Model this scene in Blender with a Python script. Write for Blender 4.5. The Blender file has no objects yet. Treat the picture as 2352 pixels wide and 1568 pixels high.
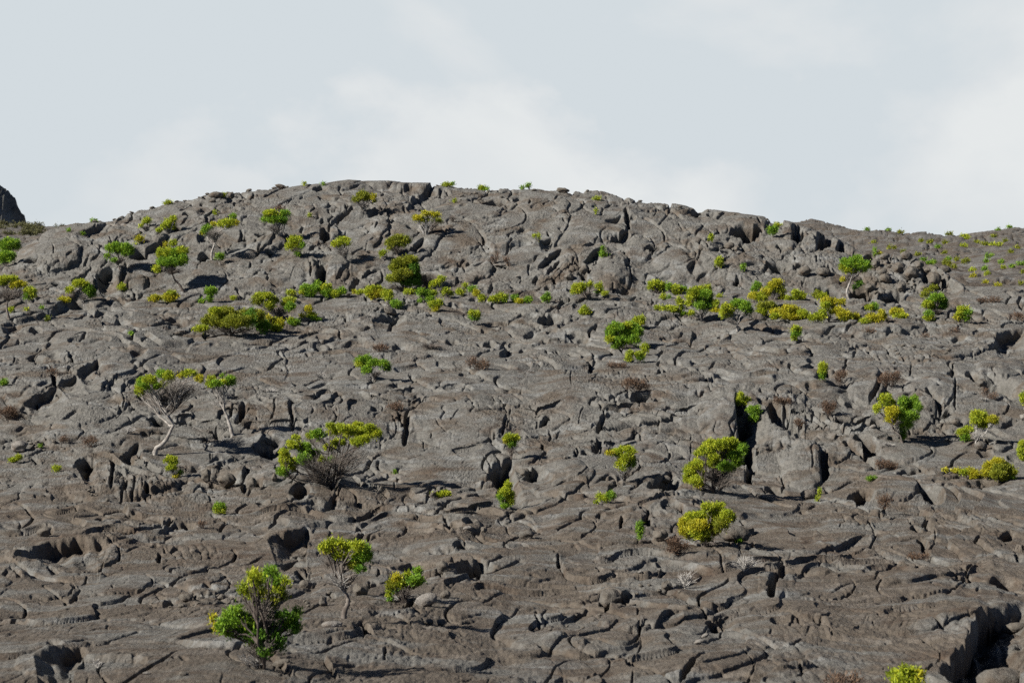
# Lava field with a cracked dome and scattered heath shrubs, under a pale cloudy sky.
import bpy, math, random
import numpy as np
rng = np.random.default_rng(11)
random.seed(11)
S = bpy.context.scene
COL = S.collection
F, CX, CY, CAMZ = 5533.0, 1176.0, 784.0, 1.65      # the image frame: 2352 wide, lens 84.7 mm on 36 mm
f32 = np.float32

# ------------------------------------------------------------------ helpers
def tag(o, label=None, cat=None, group=None, kind=None):
    if label: o['label'] = label
    if cat: o['category'] = cat
    if group: o['group'] = group
    if kind: o['kind'] = kind
    return o

def mesh_obj(name, V, faces, mat, parent=None, smooth=False, nside=4):
    """faces: (n, nside) int array"""
    me = bpy.data.meshes.new(name)
    V = np.ascontiguousarray(V, dtype=f32); faces = np.ascontiguousarray(faces, dtype=np.int32)
    n = len(faces)
    me.vertices.add(len(V)); me.vertices.foreach_set('co', V.ravel())
    me.loops.add(n*nside); me.loops.foreach_set('vertex_index', faces.ravel())
    me.polygons.add(n)
    me.polygons.foreach_set('loop_start', np.arange(0, n*nside, nside, dtype=np.int32))
    if smooth: me.polygons.foreach_set('use_smooth', np.ones(n, dtype=bool))
    me.update(calc_edges=True)
    me.materials.append(mat)
    o = bpy.data.objects.new(name, me); COL.objects.link(o)
    if parent: o.parent = parent
    return o

def empty(name, loc):
    o = bpy.data.objects.new(name, None); COL.objects.link(o); o.location = loc
    o.empty_display_size = 0.2
    return o

# ------------------------------------------------------------------ noise
def _hash(ix, iy, seed):
    h = (ix.astype(np.int64)*374761393 + iy.astype(np.int64)*668265263 + seed*1442695041) & 0xffffffff
    h = ((h ^ (h >> 13))*1274126177) & 0xffffffff
    return (h ^ (h >> 16)) & 0xffffffff
_A = np.linspace(0, 2*np.pi, 257)[:256]
_GX, _GY = np.cos(_A).astype(f32), np.sin(_A).astype(f32)
def perlin(x, y, seed=0):
    x0 = np.floor(x); y0 = np.floor(y)
    fx = (x-x0).astype(f32); fy = (y-y0).astype(f32)
    ix = x0.astype(np.int32); iy = y0.astype(np.int32)
    u = fx*fx*fx*(fx*(fx*6-15)+10); v = fy*fy*fy*(fy*(fy*6-15)+10)
    def g(dx, dy):
        h = _hash(ix+dx, iy+dy, seed) & 255
        return _GX[h]*(fx-dx) + _GY[h]*(fy-dy)
    a = g(0,0); a += u*(g(1,0)-a)
    b = g(0,1); b += u*(g(1,1)-b)
    return (a + v*(b-a))*1.5
def fbm(x, y, n, seed=0, gain=.5):
    r = 0; a = 1.0
    for k in range(n):
        r = r + a*perlin(x*2.03**k, y*2.03**k, seed+k*17); a *= gain
    return r
def worley(x, y, seed=0):
    x0 = np.floor(x); y0 = np.floor(y)
    ix = x0.astype(np.int32); iy = y0.astype(np.int32)
    f1 = np.full(x.shape, 9, f32); f2 = np.full(x.shape, 9, f32); idv = np.zeros(x.shape, f32)
    for dy in (-1,0,1):
        for dx in (-1,0,1):
            h = _hash(ix+dx, iy+dy, seed)
            px = (x0+dx + .12+.76*((h & 1023)/1023.)).astype(f32); py = (y0+dy + .12+.76*(((h >> 10) & 1023)/1023.)).astype(f32)
            d = np.sqrt((px-x)**2 + (py-y)**2).astype(f32)
            c = d < f1
            f2 = np.where(c, f1, np.minimum(f2, d)); f1 = np.where(c, d, f1)
            idv = np.where(c, ((h >> 20) & 255)/255., idv).astype(f32)
    return f1, f2, idv
def sstep(a, b, x):
    t = np.clip((x-a)/(b-a), 0, 1); return t*t*(3-2*t)

# ------------------------------------------------------------------ materials
def nodes(m):
    m.use_nodes = True
    nt = m.node_tree; nt.nodes.clear()
    out = nt.nodes.new('ShaderNodeOutputMaterial')
    def N(t, **kw):
        n = nt.nodes.new(t)
        for k, v in kw.items(): setattr(n, k, v)
        return n
    return nt, out, N
def ramp(N, stops):
    r = N('ShaderNodeValToRGB'); e = r.color_ramp.elements
    while len(e) < len(stops): e.new(.5)
    for k, (p, c) in enumerate(stops):
        e[k].position = p; e[k].color = (*c, 1) if len(c) == 3 else c
    return r
def rock_material(name, dark, mid, light, lichen, bump=.03, scale=1.0, rust=(.075,.05,.04), brown_to=None):
    m = bpy.data.materials.new(name); nt, out, N = nodes(m); L = nt.links.new
    tc = N('ShaderNodeTexCoord')
    def noise(sc, det, rough=.55, dist=0.0):
        n = N('ShaderNodeTexNoise'); n.inputs['Scale'].default_value = sc*scale; n.inputs['Detail'].default_value = det
        n.inputs['Roughness'].default_value = rough; n.inputs['Distortion'].default_value = dist
        L(tc.outputs['Object'], n.inputs['Vector']); return n
    n1 = noise(.35, 6, .6, .6); n2 = noise(4.5, 6, .75); n3 = noise(9, 6, .9); n4 = noise(.8, 5, .65, .2)
    r1 = ramp(N, [(.36, dark), (.50, mid), (.64, light)])
    add = N('ShaderNodeMath', operation='MULTIPLY_ADD'); add.inputs[1].default_value = .55
    sub = N('ShaderNodeMath', operation='MULTIPLY_ADD'); sub.inputs[1].default_value = .45
    off = N('ShaderNodeMath', operation='ADD'); off.inputs[1].default_value = 0.0
    L(n1.outputs['Fac'], add.inputs[0]); L(n2.outputs['Fac'], sub.inputs[0]); L(sub.outputs[0], add.inputs[2])
    L(add.outputs[0], off.inputs[0]); L(off.outputs[0], r1.inputs['Fac'])
    # rusty-brown weathering
    mr = N('ShaderNodeMix', data_type='RGBA'); rr = ramp(N, [(.50,(0,0,0)),(.70,(.7,.7,.7))])
    L(n4.outputs['Fac'], rr.inputs['Fac']); L(rr.outputs['Color'], mr.inputs['Factor'])
    L(r1.outputs['Color'], mr.inputs['A']); mr.inputs['B'].default_value = (*rust, 1)
    # pale lichen flecks
    n5 = noise(5.5, 5, .7, .4); rl = ramp(N, [(.60,(0,0,0)),(.74,(.75,.75,.75))])
    L(n5.outputs['Fac'], rl.inputs['Fac'])
    ml = N('ShaderNodeMix', data_type='RGBA'); L(rl.outputs['Color'], ml.inputs['Factor'])
    L(mr.outputs['Result'], ml.inputs['A']); ml.inputs['B'].default_value = (*lichen, 1)
    # broad pale and purple-brown weathering
    mpg = N('ShaderNodeMapping'); mpg.inputs['Scale'].default_value = (.55, .8, 1.5); L(tc.outputs['Object'], mpg.inputs['Vector'])
    n8 = N('ShaderNodeTexNoise'); n8.inputs['Scale'].default_value = 1.3*scale; n8.inputs['Detail'].default_value = 8; n8.inputs['Roughness'].default_value = .68
    L(mpg.outputs[0], n8.inputs['Vector'])
    rp = ramp(N, [(.52,(0,0,0)),(.63,(.9,.9,.9))]); L(n8.outputs['Fac'], rp.inputs['Fac'])
    mp2 = N('ShaderNodeMix', data_type='RGBA'); L(rp.outputs['Color'], mp2.inputs['Factor'])
    L(ml.outputs['Result'], mp2.inputs['A']); mp2.inputs['B'].default_value = (light[0]*1.38, light[1]*1.44, light[2]*1.52, 1)
    ml = mp2
    n9 = noise(.55, 7, .62, .3); rb = ramp(N, [(.46,(0,0,0)),(.57,(.95,.95,.95))]); 
    if brown_to:                                        # the flow in the foreground carries a browner crust
        sy = N('ShaderNodeSeparateXYZ'); L(tc.outputs['Object'], sy.inputs[0])
        my = N('ShaderNodeMapRange', interpolation_type='SMOOTHSTEP'); my.inputs['From Min'].default_value = brown_to-9; my.inputs['From Max'].default_value = brown_to+9
        my.inputs['To Min'].default_value = .055; my.inputs['To Max'].default_value = -.05
        L(sy.outputs['Y'], my.inputs['Value']); ad = N('ShaderNodeMath', operation='ADD'); L(n9.outputs['Fac'], ad.inputs[0]); L(my.outputs[0], ad.inputs[1])
        L(ad.outputs[0], rb.inputs['Fac'])
    else: L(n9.outputs['Fac'], rb.inputs['Fac'])
    mb = N('ShaderNodeMix', data_type='RGBA', blend_type='MULTIPLY'); L(rb.outputs['Color'], mb.inputs['Factor'])
    L(ml.outputs['Result'], mb.inputs['A']); mb.inputs['B'].default_value = (.76, .655, .57, 1); ml = mb
    # grain, stretched along the view depth to offset foreshortening
    mg = N('ShaderNodeMapping'); mg.inputs['Scale'].default_value = (1, .2, 1); L(tc.outputs['Object'], mg.inputs['Vector']); L(mg.outputs[0], n3.inputs['Vector'])
    g = N('ShaderNodeMix', data_type='RGBA', blend_type='MULTIPLY'); g.inputs['Factor'].default_value = 1
    rg = ramp(N, [(.34,(.62,.62,.62)),(.66,(1.38,1.37,1.36))]); L(n3.outputs['Fac'], rg.inputs['Fac'])
    L(ml.outputs['Result'], g.inputs['A']); L(rg.outputs['Color'], g.inputs['B'])
    p = N('ShaderNodeBsdfPrincipled'); p.inputs['Roughness'].default_value = .9
    p.inputs['Specular IOR Level'].default_value = .18
    L(g.outputs['Result'], p.inputs['Base Color'])
    bh = N('ShaderNodeMath', operation='MULTIPLY_ADD'); bh.inputs[1].default_value = .35
    n6 = noise(7, 7, .72); n7 = noise(30, 3, .75)
    L(n7.outputs['Fac'], bh.inputs[0]); L(n6.outputs['Fac'], bh.inputs[2])
    b = N('ShaderNodeBump'); b.inputs['Strength'].default_value = 1.0; b.inputs['Distance'].default_value = bump
    L(bh.outputs[0], b.inputs['Height']); L(b.outputs['Normal'], p.inputs['Normal'])
    L(p.outputs['BSDF'], out.inputs['Surface'])
    return m
def leaf_material(name, a, b, c=None, trans=.27):
    k = 1.0 if 'dry' in name else 1.32
    a, b = (tuple(min(.62, v*k) for v in q) for q in (a, b)); c = tuple(min(.62, v*k) for v in c) if c else None
    m = bpy.data.materials.new(name); nt, out, N = nodes(m); L = nt.links.new
    geo = N('ShaderNodeNewGeometry'); tc = N('ShaderNodeTexCoord')
    n = N('ShaderNodeTexNoise'); n.inputs['Scale'].default_value = 3.5; n.inputs['Detail'].default_value = 2
    L(tc.outputs['Object'], n.inputs['Vector'])
    ma = N('ShaderNodeMath', operation='MULTIPLY_ADD'); ma.inputs[1].default_value = .45
    mb = N('ShaderNodeMath', operation='MULTIPLY'); mb.inputs[1].default_value = .62
    L(n.outputs['Fac'], mb.inputs[0]); L(geo.outputs['Random Per Island'], ma.inputs[0]); L(mb.outputs[0], ma.inputs[2])
    stops = [(.2, b), (.62, a)] + ([(.86, c)] if c else [])
    r = ramp(N, stops); L(ma.outputs[0], r.inputs['Fac'])
    p = N('ShaderNodeBsdfPrincipled'); p.inputs['Roughness'].default_value = .62; p.inputs['Specular IOR Level'].default_value = .25
    L(r.outputs['Color'], p.inputs['Base Color'])
    t = N('ShaderNodeBsdfTranslucent'); L(r.outputs['Color'], t.inputs['Color'])
    mx = N('ShaderNodeMixShader'); mx.inputs[0].default_value = trans
    L(p.outputs['BSDF'], mx.inputs[1]); L(t.outputs['BSDF'], mx.inputs[2]); L(mx.outputs[0], out.inputs['Surface'])
    return m
def wood_material(name, a, b):
    m = bpy.data.materials.new(name); nt, out, N = nodes(m); L = nt.links.new
    tc = N('ShaderNodeTexCoord'); n = N('ShaderNodeTexNoise'); n.inputs['Scale'].default_value = 9; n.inputs['Detail'].default_value = 4
    L(tc.outputs['Object'], n.inputs['Vector'])
    r = ramp(N, [(.35, a), (.65, b)]); L(n.outputs['Fac'], r.inputs['Fac'])
    p = N('ShaderNodeBsdfPrincipled'); p.inputs['Roughness'].default_value = .85; p.inputs['Specular IOR Level'].default_value = .2
    L(r.outputs['Color'], p.inputs['Base Color']); L(p.outputs['BSDF'], out.inputs['Surface'])
    return m
M_rock = rock_material('lava_rock', (.048,.040,.033), (.088,.079,.067), (.121,.118,.111), (.178,.174,.165), bump=.06, rust=(.068,.050,.038), brown_to=66)
M_rock_far = rock_material('far_lava_rock', (.062,.054,.047), (.090,.083,.075), (.112,.108,.102), (.16,.155,.147), bump=.14, scale=.5, rust=(.074,.058,.048))
M_stone = rock_material('loose_stone', (.052,.040,.030), (.080,.066,.052), (.104,.094,.082), (.155,.148,.135), scale=1.4)
M_pale = rock_material('pale_stone', (.09,.08,.072), (.13,.118,.108), (.17,.16,.15), (.24,.23,.22), scale=1.6)
M_peak = rock_material('peak_rock', (.058,.062,.054), (.095,.10,.092), (.15,.15,.143), (.17,.175,.165), bump=.9, scale=.12, rust=(.055,.06,.035))
LEAF = {
 'y': leaf_material('yellow_green_foliage', (.27,.315,.018), (.09,.14,.013), (.43,.41,.024)),
 'g': leaf_material('bright_green_foliage', (.14,.245,.018), (.045,.105,.012), (.27,.35,.02)),
 'o': leaf_material('golden_foliage', (.33,.31,.016), (.14,.16,.013), (.45,.37,.02)),
 'l': leaf_material('olive_foliage', (.17,.19,.015), (.075,.095,.011), (.26,.25,.018)),
 'd': leaf_material('dark_green_foliage', (.075,.16,.014), (.03,.075,.010), (.13,.22,.015)),
 's': leaf_material('dull_dry_scrub', (.12,.12,.05), (.06,.055,.035), (.16,.16,.05)),
 'b': leaf_material('rusty_dry_foliage', (.135,.085,.055), (.065,.042,.032), (.19,.12,.075), trans=.1),
}
M_bark = wood_material('grey_brown_bark', (.075,.062,.055), (.17,.15,.135))
M_pale_bark = wood_material('pale_bark', (.15,.135,.125), (.33,.31,.29))
M_dead = wood_material('bleached_dead_wood', (.22,.21,.20), (.40,.385,.37))
M_dark_twig = wood_material('dark_twig', (.05,.04,.035), (.11,.09,.08))
WOOD = {'k': M_bark, 'p': M_pale_bark, 'w': M_dead, 'm': M_dark_twig}
# ------------------------------------------------------------------ terrain, laid out in image pixels
# The lava field is a dense sheet: every vertex has a base place on a smooth slope (distance read off a profile),
# then ledges, cracks, pits, mounds, slabs and noise displace it in real space.
def curve(pts):
    a = np.array(pts, float); return lambda x: np.interp(x, a[:,0], a[:,1])
SKY1 = curve([(-9000,690),(-600,660),(0,622),(40,580),(80,545),(110,528),(160,519),(190,513),(212,508),(250,502),(300,490),(360,470),(410,458),(440,458),(480,442),(530,443),(588,432),(610,430),(650,426),(690,427),(740,427),(775,420),(800,417),(838,420),(888,419),(938,424),(988,424),(1013,421),(1063,423),(1125,427),(1176,432),(1233,437),(1261,442),(1326,439),(1376,442),(1426,452),(1446,450),(1464,458),(1501,470),(1551,472),(1576,477),(1601,486),(1611,488),(1626,483),(1676,492),(1696,493),(1739,500),(1763,501),(1789,508),(1814,513),(1839,523),(1874,533),(1914,548),(1942,561),(1964,574),(1981,584),(2014,586),(2051,588),(2106,598),(2134,610),(2164,622),(2184,640),(2211,656),(2239,659),(2351,655),(2900,650),(9000,690)])
SKY2 = curve([(-9000,560),(-600,520),(0,514),(60,519),(75,517),(110,519),(160,521),(300,545),(1700,545),(1764,525),(1819,508),(1864,504),(1901,512),(1946,523),(1976,530),(2014,528),(2076,537),(2126,533),(2151,540),(2199,542),(2239,536),(2301,528),(2339,522),(2352,523),(2900,515),(9000,560)])
_prof = np.array([(640,112),(665,108),(700,103),(800,92),(850,84.5),(900,79.5),(1000,75),(1085,70.5),(1110,67.5),(1250,55),(1400,42),(1500,33.5),(1568,28.5),(1700,22),(2000,14),(2600,8),(3827,3)], float)
from math import sqrt
def _smooth_prof():
    ys = np.arange(560, 3900, 2.0)
    v = np.interp(ys, _prof[:,0], _prof[:,1])
    v[ys < 665] = 108 + (665-ys[ys < 665])*.11
    k = np.ones(41)/41
    vv = np.convolve(np.pad(v, 20, mode='edge'), k, mode='valid')
    w = np.clip((ys-1700)/200, 0, 1)
    return ys, vv*(1-w) + v*w
_PY, _PD = _smooth_prof()
def base_depth(px, py):
    """distance along the view axis of the smooth base slope"""
    sky = SKY1(px); yb = np.maximum(666, sky+6)
    d = np.interp(py, _PY, _PD)
    t = np.clip((yb-py)/(yb-sky), 0, 1)
    T = 17.0*np.clip((yb-sky)/240, 0, 1.1)
    dyb = np.interp(yb, _PY, _PD)
    dome = dyb + T*(.5*t + .5*(1-np.sqrt(np.clip(1-t*t, 0, 1))))
    return np.where(py < yb, dome, d)

def axis(lo, hi, step, outer, gmax):
    core = np.arange(lo, hi+step, step)
    a = [core[0]]; s = step
    while a[-1] > outer[0]:
        s = min(s*1.18, gmax); a.append(a[-1]-s)
    b = [core[-1]]; s = step
    while b[-1] < outer[1]:
        s = min(s*1.18, gmax); b.append(b[-1]+s)
    return np.concatenate([a[:0:-1], core, b[1:]])
STEPX, STEPY = 1.4, .9
PXA = axis(-400, 2760, STEPX, (-7000, 9300), 400)
PYA = axis(404, 1596, STEPY, (404, 3800), 120)
PX, PY = np.meshgrid(PXA, PYA); PX = PX.astype(f32); PY = PY.astype(f32)
SKYA = SKY1(PXA)
PYC = np.maximum(PY, SKYA[None,:])                     # above the crest the sheet turns over to the far side
BD = base_depth(PX, PYC).astype(f32)
H = np.zeros(PX.shape, f32)                            # rise, in image pixels (metres = H*depth/F)
U = np.zeros(PX.shape, f32); LM = np.zeros(PX.shape, f32)  # push away from the viewer, same unit
# ground coordinates for the noises (metres; depth compressed so lumps look about 1 : 1.8)
GX = ((PX-CX)/F*BD).astype(f32)
_vs = np.interp(PYA, _PY, _PD)
GV = np.broadcast_to(np.concatenate([[0], np.cumsum(np.diff(PYA)*.5*(_vs[1:]+_vs[:-1])/F*1.8)])[:,None], PX.shape).astype(f32)
M2P = (F/BD).astype(f32)                               # metres -> image pixels

def win(x0, x1, y0, y1):
    j0, j1 = np.searchsorted(PXA, [x0, x1]); i0, i1 = np.searchsorted(PYA, [y0, y1])
    return slice(i0, i1), slice(j0, j1)
def pt(c, r, x, y): return (588.0*c + x*.2505, (390.5, 783.3, 1176.0)[r] + y*.2505)
def poly_dist(X, Y, P):
    """distance, signed side (+ = below / right of a left-to-right line), parameter 0..1"""
    P = np.asarray(P, float); seg = np.hypot(*np.diff(P, axis=0).T); tot = seg.sum(); acc = 0
    best = np.full(X.shape, 1e9); side = np.ones(X.shape); par = np.zeros(X.shape)
    for k in range(len(seg)):
        (ax, ay), (bx, by) = P[k], P[k+1]; L = max(seg[k], 1e-6); dx, dy = (bx-ax)/L, (by-ay)/L
        t = np.clip((X-ax)*dx + (Y-ay)*dy, 0, L); ex = X-ax-t*dx; ey = Y-ay-t*dy
        d = np.hypot(ex, ey); s = ex*(-dy) + ey*dx
        c = d < best
        best = np.where(c, d, best); side = np.where(c, np.sign(s), side); par = np.where(c, (acc+t)/tot, par); acc += seg[k]
    return best, best*side, par
def jitter(P, amp, step=15):
    """subdivide a drawn line, roughen it, round its corners"""
    P = np.asarray(P, float); out = [P[0]]
    for a, b in zip(P[:-1], P[1:]):
        L = np.hypot(*(b-a)); n = max(1, int(L/step))
        for k in range(1, n+1):
            q = a+(b-a)*k/n
            out.append(q + (rng.normal(0, amp, 2) if k < n else rng.normal(0, amp*.4, 2)))
    Q = np.array(out)
    for _ in range(2):
        if len(Q) > 2:
            A = .75*Q[:-1]+.25*Q[1:]; B = .25*Q[:-1]+.75*Q[1:]
            Q = np.concatenate([Q[:1], np.stack([A, B], 1).reshape(-1, 2), Q[-1:]])
    return Q
def ledge(P, D, under=1.0, rec=3.2, lip=.18, rough=.9, taper=.46):
    """rock lip along P with a drop of D below it, undercut, the ground climbing back further out"""
    P = jitter(P, rough); m = D*rec+10
    sl = win(P[:,0].min()-m, P[:,0].max()+m, P[:,1].min()-m*.7, P[:,1].max()+m)
    X, Y = PX[sl].astype(float), PY[sl].astype(float)
    if X.size == 0: return
    aw = min(1+.16*D, 5)
    wl = 26+1.6*D
    Xw = X + aw*perlin(X/wl, Y/(.7*wl), 61); Y = Y + aw*.75*perlin(X/wl/1.1, Y/wl, 63) + min(.3*aw, .9)*perlin(X/15, Y/11, 64); X = Xw
    d, s, t = poly_dist(X, Y, P)
    e = np.minimum(t, 1-t)/taper
    w = np.sin(np.clip(e, 0, 1)*1.5708)**.8
    # beyond the line's ends: fade quickly
    ends = np.minimum(np.hypot(X-P[0,0], Y-P[0,1]), np.hypot(X-P[-1,0], Y-P[-1,1]))
    DD = D*w*(1+.3*perlin(X/26, Y/26, 5))
    k = max(3.6, .2*D)
    drop = sstep(0, k, s)*(1-sstep(k, D*rec, s))
    drop = np.where(s > 0, drop, 0)
    up = np.where(s <= 0, lip*np.exp(-(s/(1.3*D+3))**2), lip*(1-sstep(0, k, s)))
    H[sl] += (DD*(up-drop)).astype(f32)
    LM[sl] = np.maximum(LM[sl], w*np.exp(-((s-.3*D)/(.9*D+2))**2)*min(1, D/8)).astype(f32)
    back = np.where(s > 0, sstep(k*.25, k*1.1, s)*(1-sstep(k*1.2, D*.9+k*1.3, s)), 0)
    U[sl] += (under*1.25*DD*back).astype(f32)
def crack(P, w, depth=1.6, rough=.9, taper=.15):
    depth = depth if w < 9 else max(depth, 2.1)
    P = jitter(P, rough); m = w*1.5+5
    sl = win(P[:,0].min()-m, P[:,0].max()+m, P[:,1].min()-m, P[:,1].max()+m)
    X, Y = PX[sl].astype(float), PY[sl].astype(float)
    if X.size == 0: return
    X = X + 1.6*perlin(X/9, Y/9, 65) + .8*perlin(X/3.5, Y/3.5, 66); Y = Y + 1.2*perlin(X/9, Y/9, 67)
    d, s, t = poly_dist(X, Y, P)
    e = np.clip(np.minimum(t, 1-t)/taper, 0, 1)**.7
    hw = (w*.5)*(.35+.65*e)*(1+.45*perlin(X/11, Y/11, 9))+.35
    prof = 1-sstep(hw*.55, hw*1.25+.8, d)
    H[sl] += (-prof*(depth*w+2.5)*e).astype(f32)
    H[sl] += (.22*w*np.exp(-((d-hw*2.2)/(hw*1.3+1))**2)*e).astype(f32)
def pit(cx, cy, rx, ry, under=1.0):
    n = 9; rx *= 1.35 if ry < 1.6*rx else 1.05; sk = rng.uniform(-.55, .45)
    A = [(cx-rx*math.cos(math.pi*k/(n-1)), cy+ry*.15-ry*1.1*math.sin(math.pi*k/(n-1))**.8 + sk*ry*math.cos(math.pi*k/(n-1))) for k in range(n)]
    ledge(A, ry*(1.7 if ry > 8 else 1.4), under=under, rec=1.2 if ry > 8 else 1.7, lip=.14, rough=.8 if ry > 3 else .4, taper=.48)
def mound(cx, cy, rx, ry, h):
    sl = win(cx-rx*1.2, cx+rx*1.2, cy-ry*1.2, cy+ry*1.2)
    X, Y = PX[sl].astype(float), PY[sl].astype(float)
    wx = 14*fbm(X/60, Y/40, 3, 31); wy = 9*fbm(X/60, Y/40, 3, 71)
    d = np.sqrt(((X-cx+wx)/rx)**2 + ((Y-cy+wy)/ry)**2)
    H[sl] += (h*np.clip(1-d**2.6, 0, 1)**.8).astype(f32)
    SMOOTH[sl] = np.maximum(SMOOTH[sl], 1-sstep(.7, 1.0, d)).astype(f32)
    a0 = rng.uniform(-60, -20); a1 = rng.uniform(70, 130)
    RIMS.append(([(cx+rx*.98*math.cos(math.radians(a))-1, cy+ry*.98*math.sin(math.radians(a))) for a in np.linspace(a0, a1, 9)], rng.uniform(1.6, 3.8)))
def ropes(cx, cy, rx, ry, ang, lam, amp, bend=0.0):
    sl = win(cx-rx*1.1, cx+rx*1.1, cy-ry*1.1, cy+ry*1.1)
    X, Y = PX[sl].astype(float), PY[sl].astype(float)
    m = 1-sstep(.55, 1.05, np.sqrt(((X-cx)/rx)**2+((Y-cy)/ry)**2) + .25*perlin(X/25, Y/15, 3))
    a = math.radians(ang); ca, sa = math.cos(a), math.sin(a)
    al = (X-cx)*ca + (Y-cy)*sa; ac = -(X-cx)*sa + (Y-cy)*ca
    ph = (ac + bend*al*al/max(rx, 1) + 4*fbm(X/30, Y/18, 2, 8))/lam
    fr = ph-np.floor(ph)
    wv = np.sqrt(np.clip(1-(2*fr-1)**2, 0, 1))        # round ropes with sharp creases
    H[sl] += (amp*(wv-.7)*m*(.6+.6*perlin(al/35, ac/20, 4))).astype(f32)
def clinker(cx, cy, rx, ry, amp, size=.28):
    sl = win(cx-rx*1.1, cx+rx*1.1, cy-ry*1.1, cy+ry*1.1)
    m = 1-sstep(.6, 1.05, np.sqrt(((PX[sl]-cx)/rx)**2+((PY[sl]-cy)/ry)**2) + .3*perlin(PX[sl]/25, PY[sl]/15, 3))
    gx = GX[sl]+.1*perlin(GX[sl]*3, GV[sl]*3, 1); gv = GV[sl]+.1*perlin(GX[sl]*3, GV[sl]*3, 2)
    f1, f2, idv = worley(gx/size, gv/size, 77)
    h = (np.clip(1-f1*f1*2, 0, 1)+idv*.9-.6)*sstep(.02, .22, f2-f1) - .5*(1-sstep(.02, .2, f2-f1))
    H[sl] += (.62*amp*h*m*(1-.85*LM[sl])).astype(f32)

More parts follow.
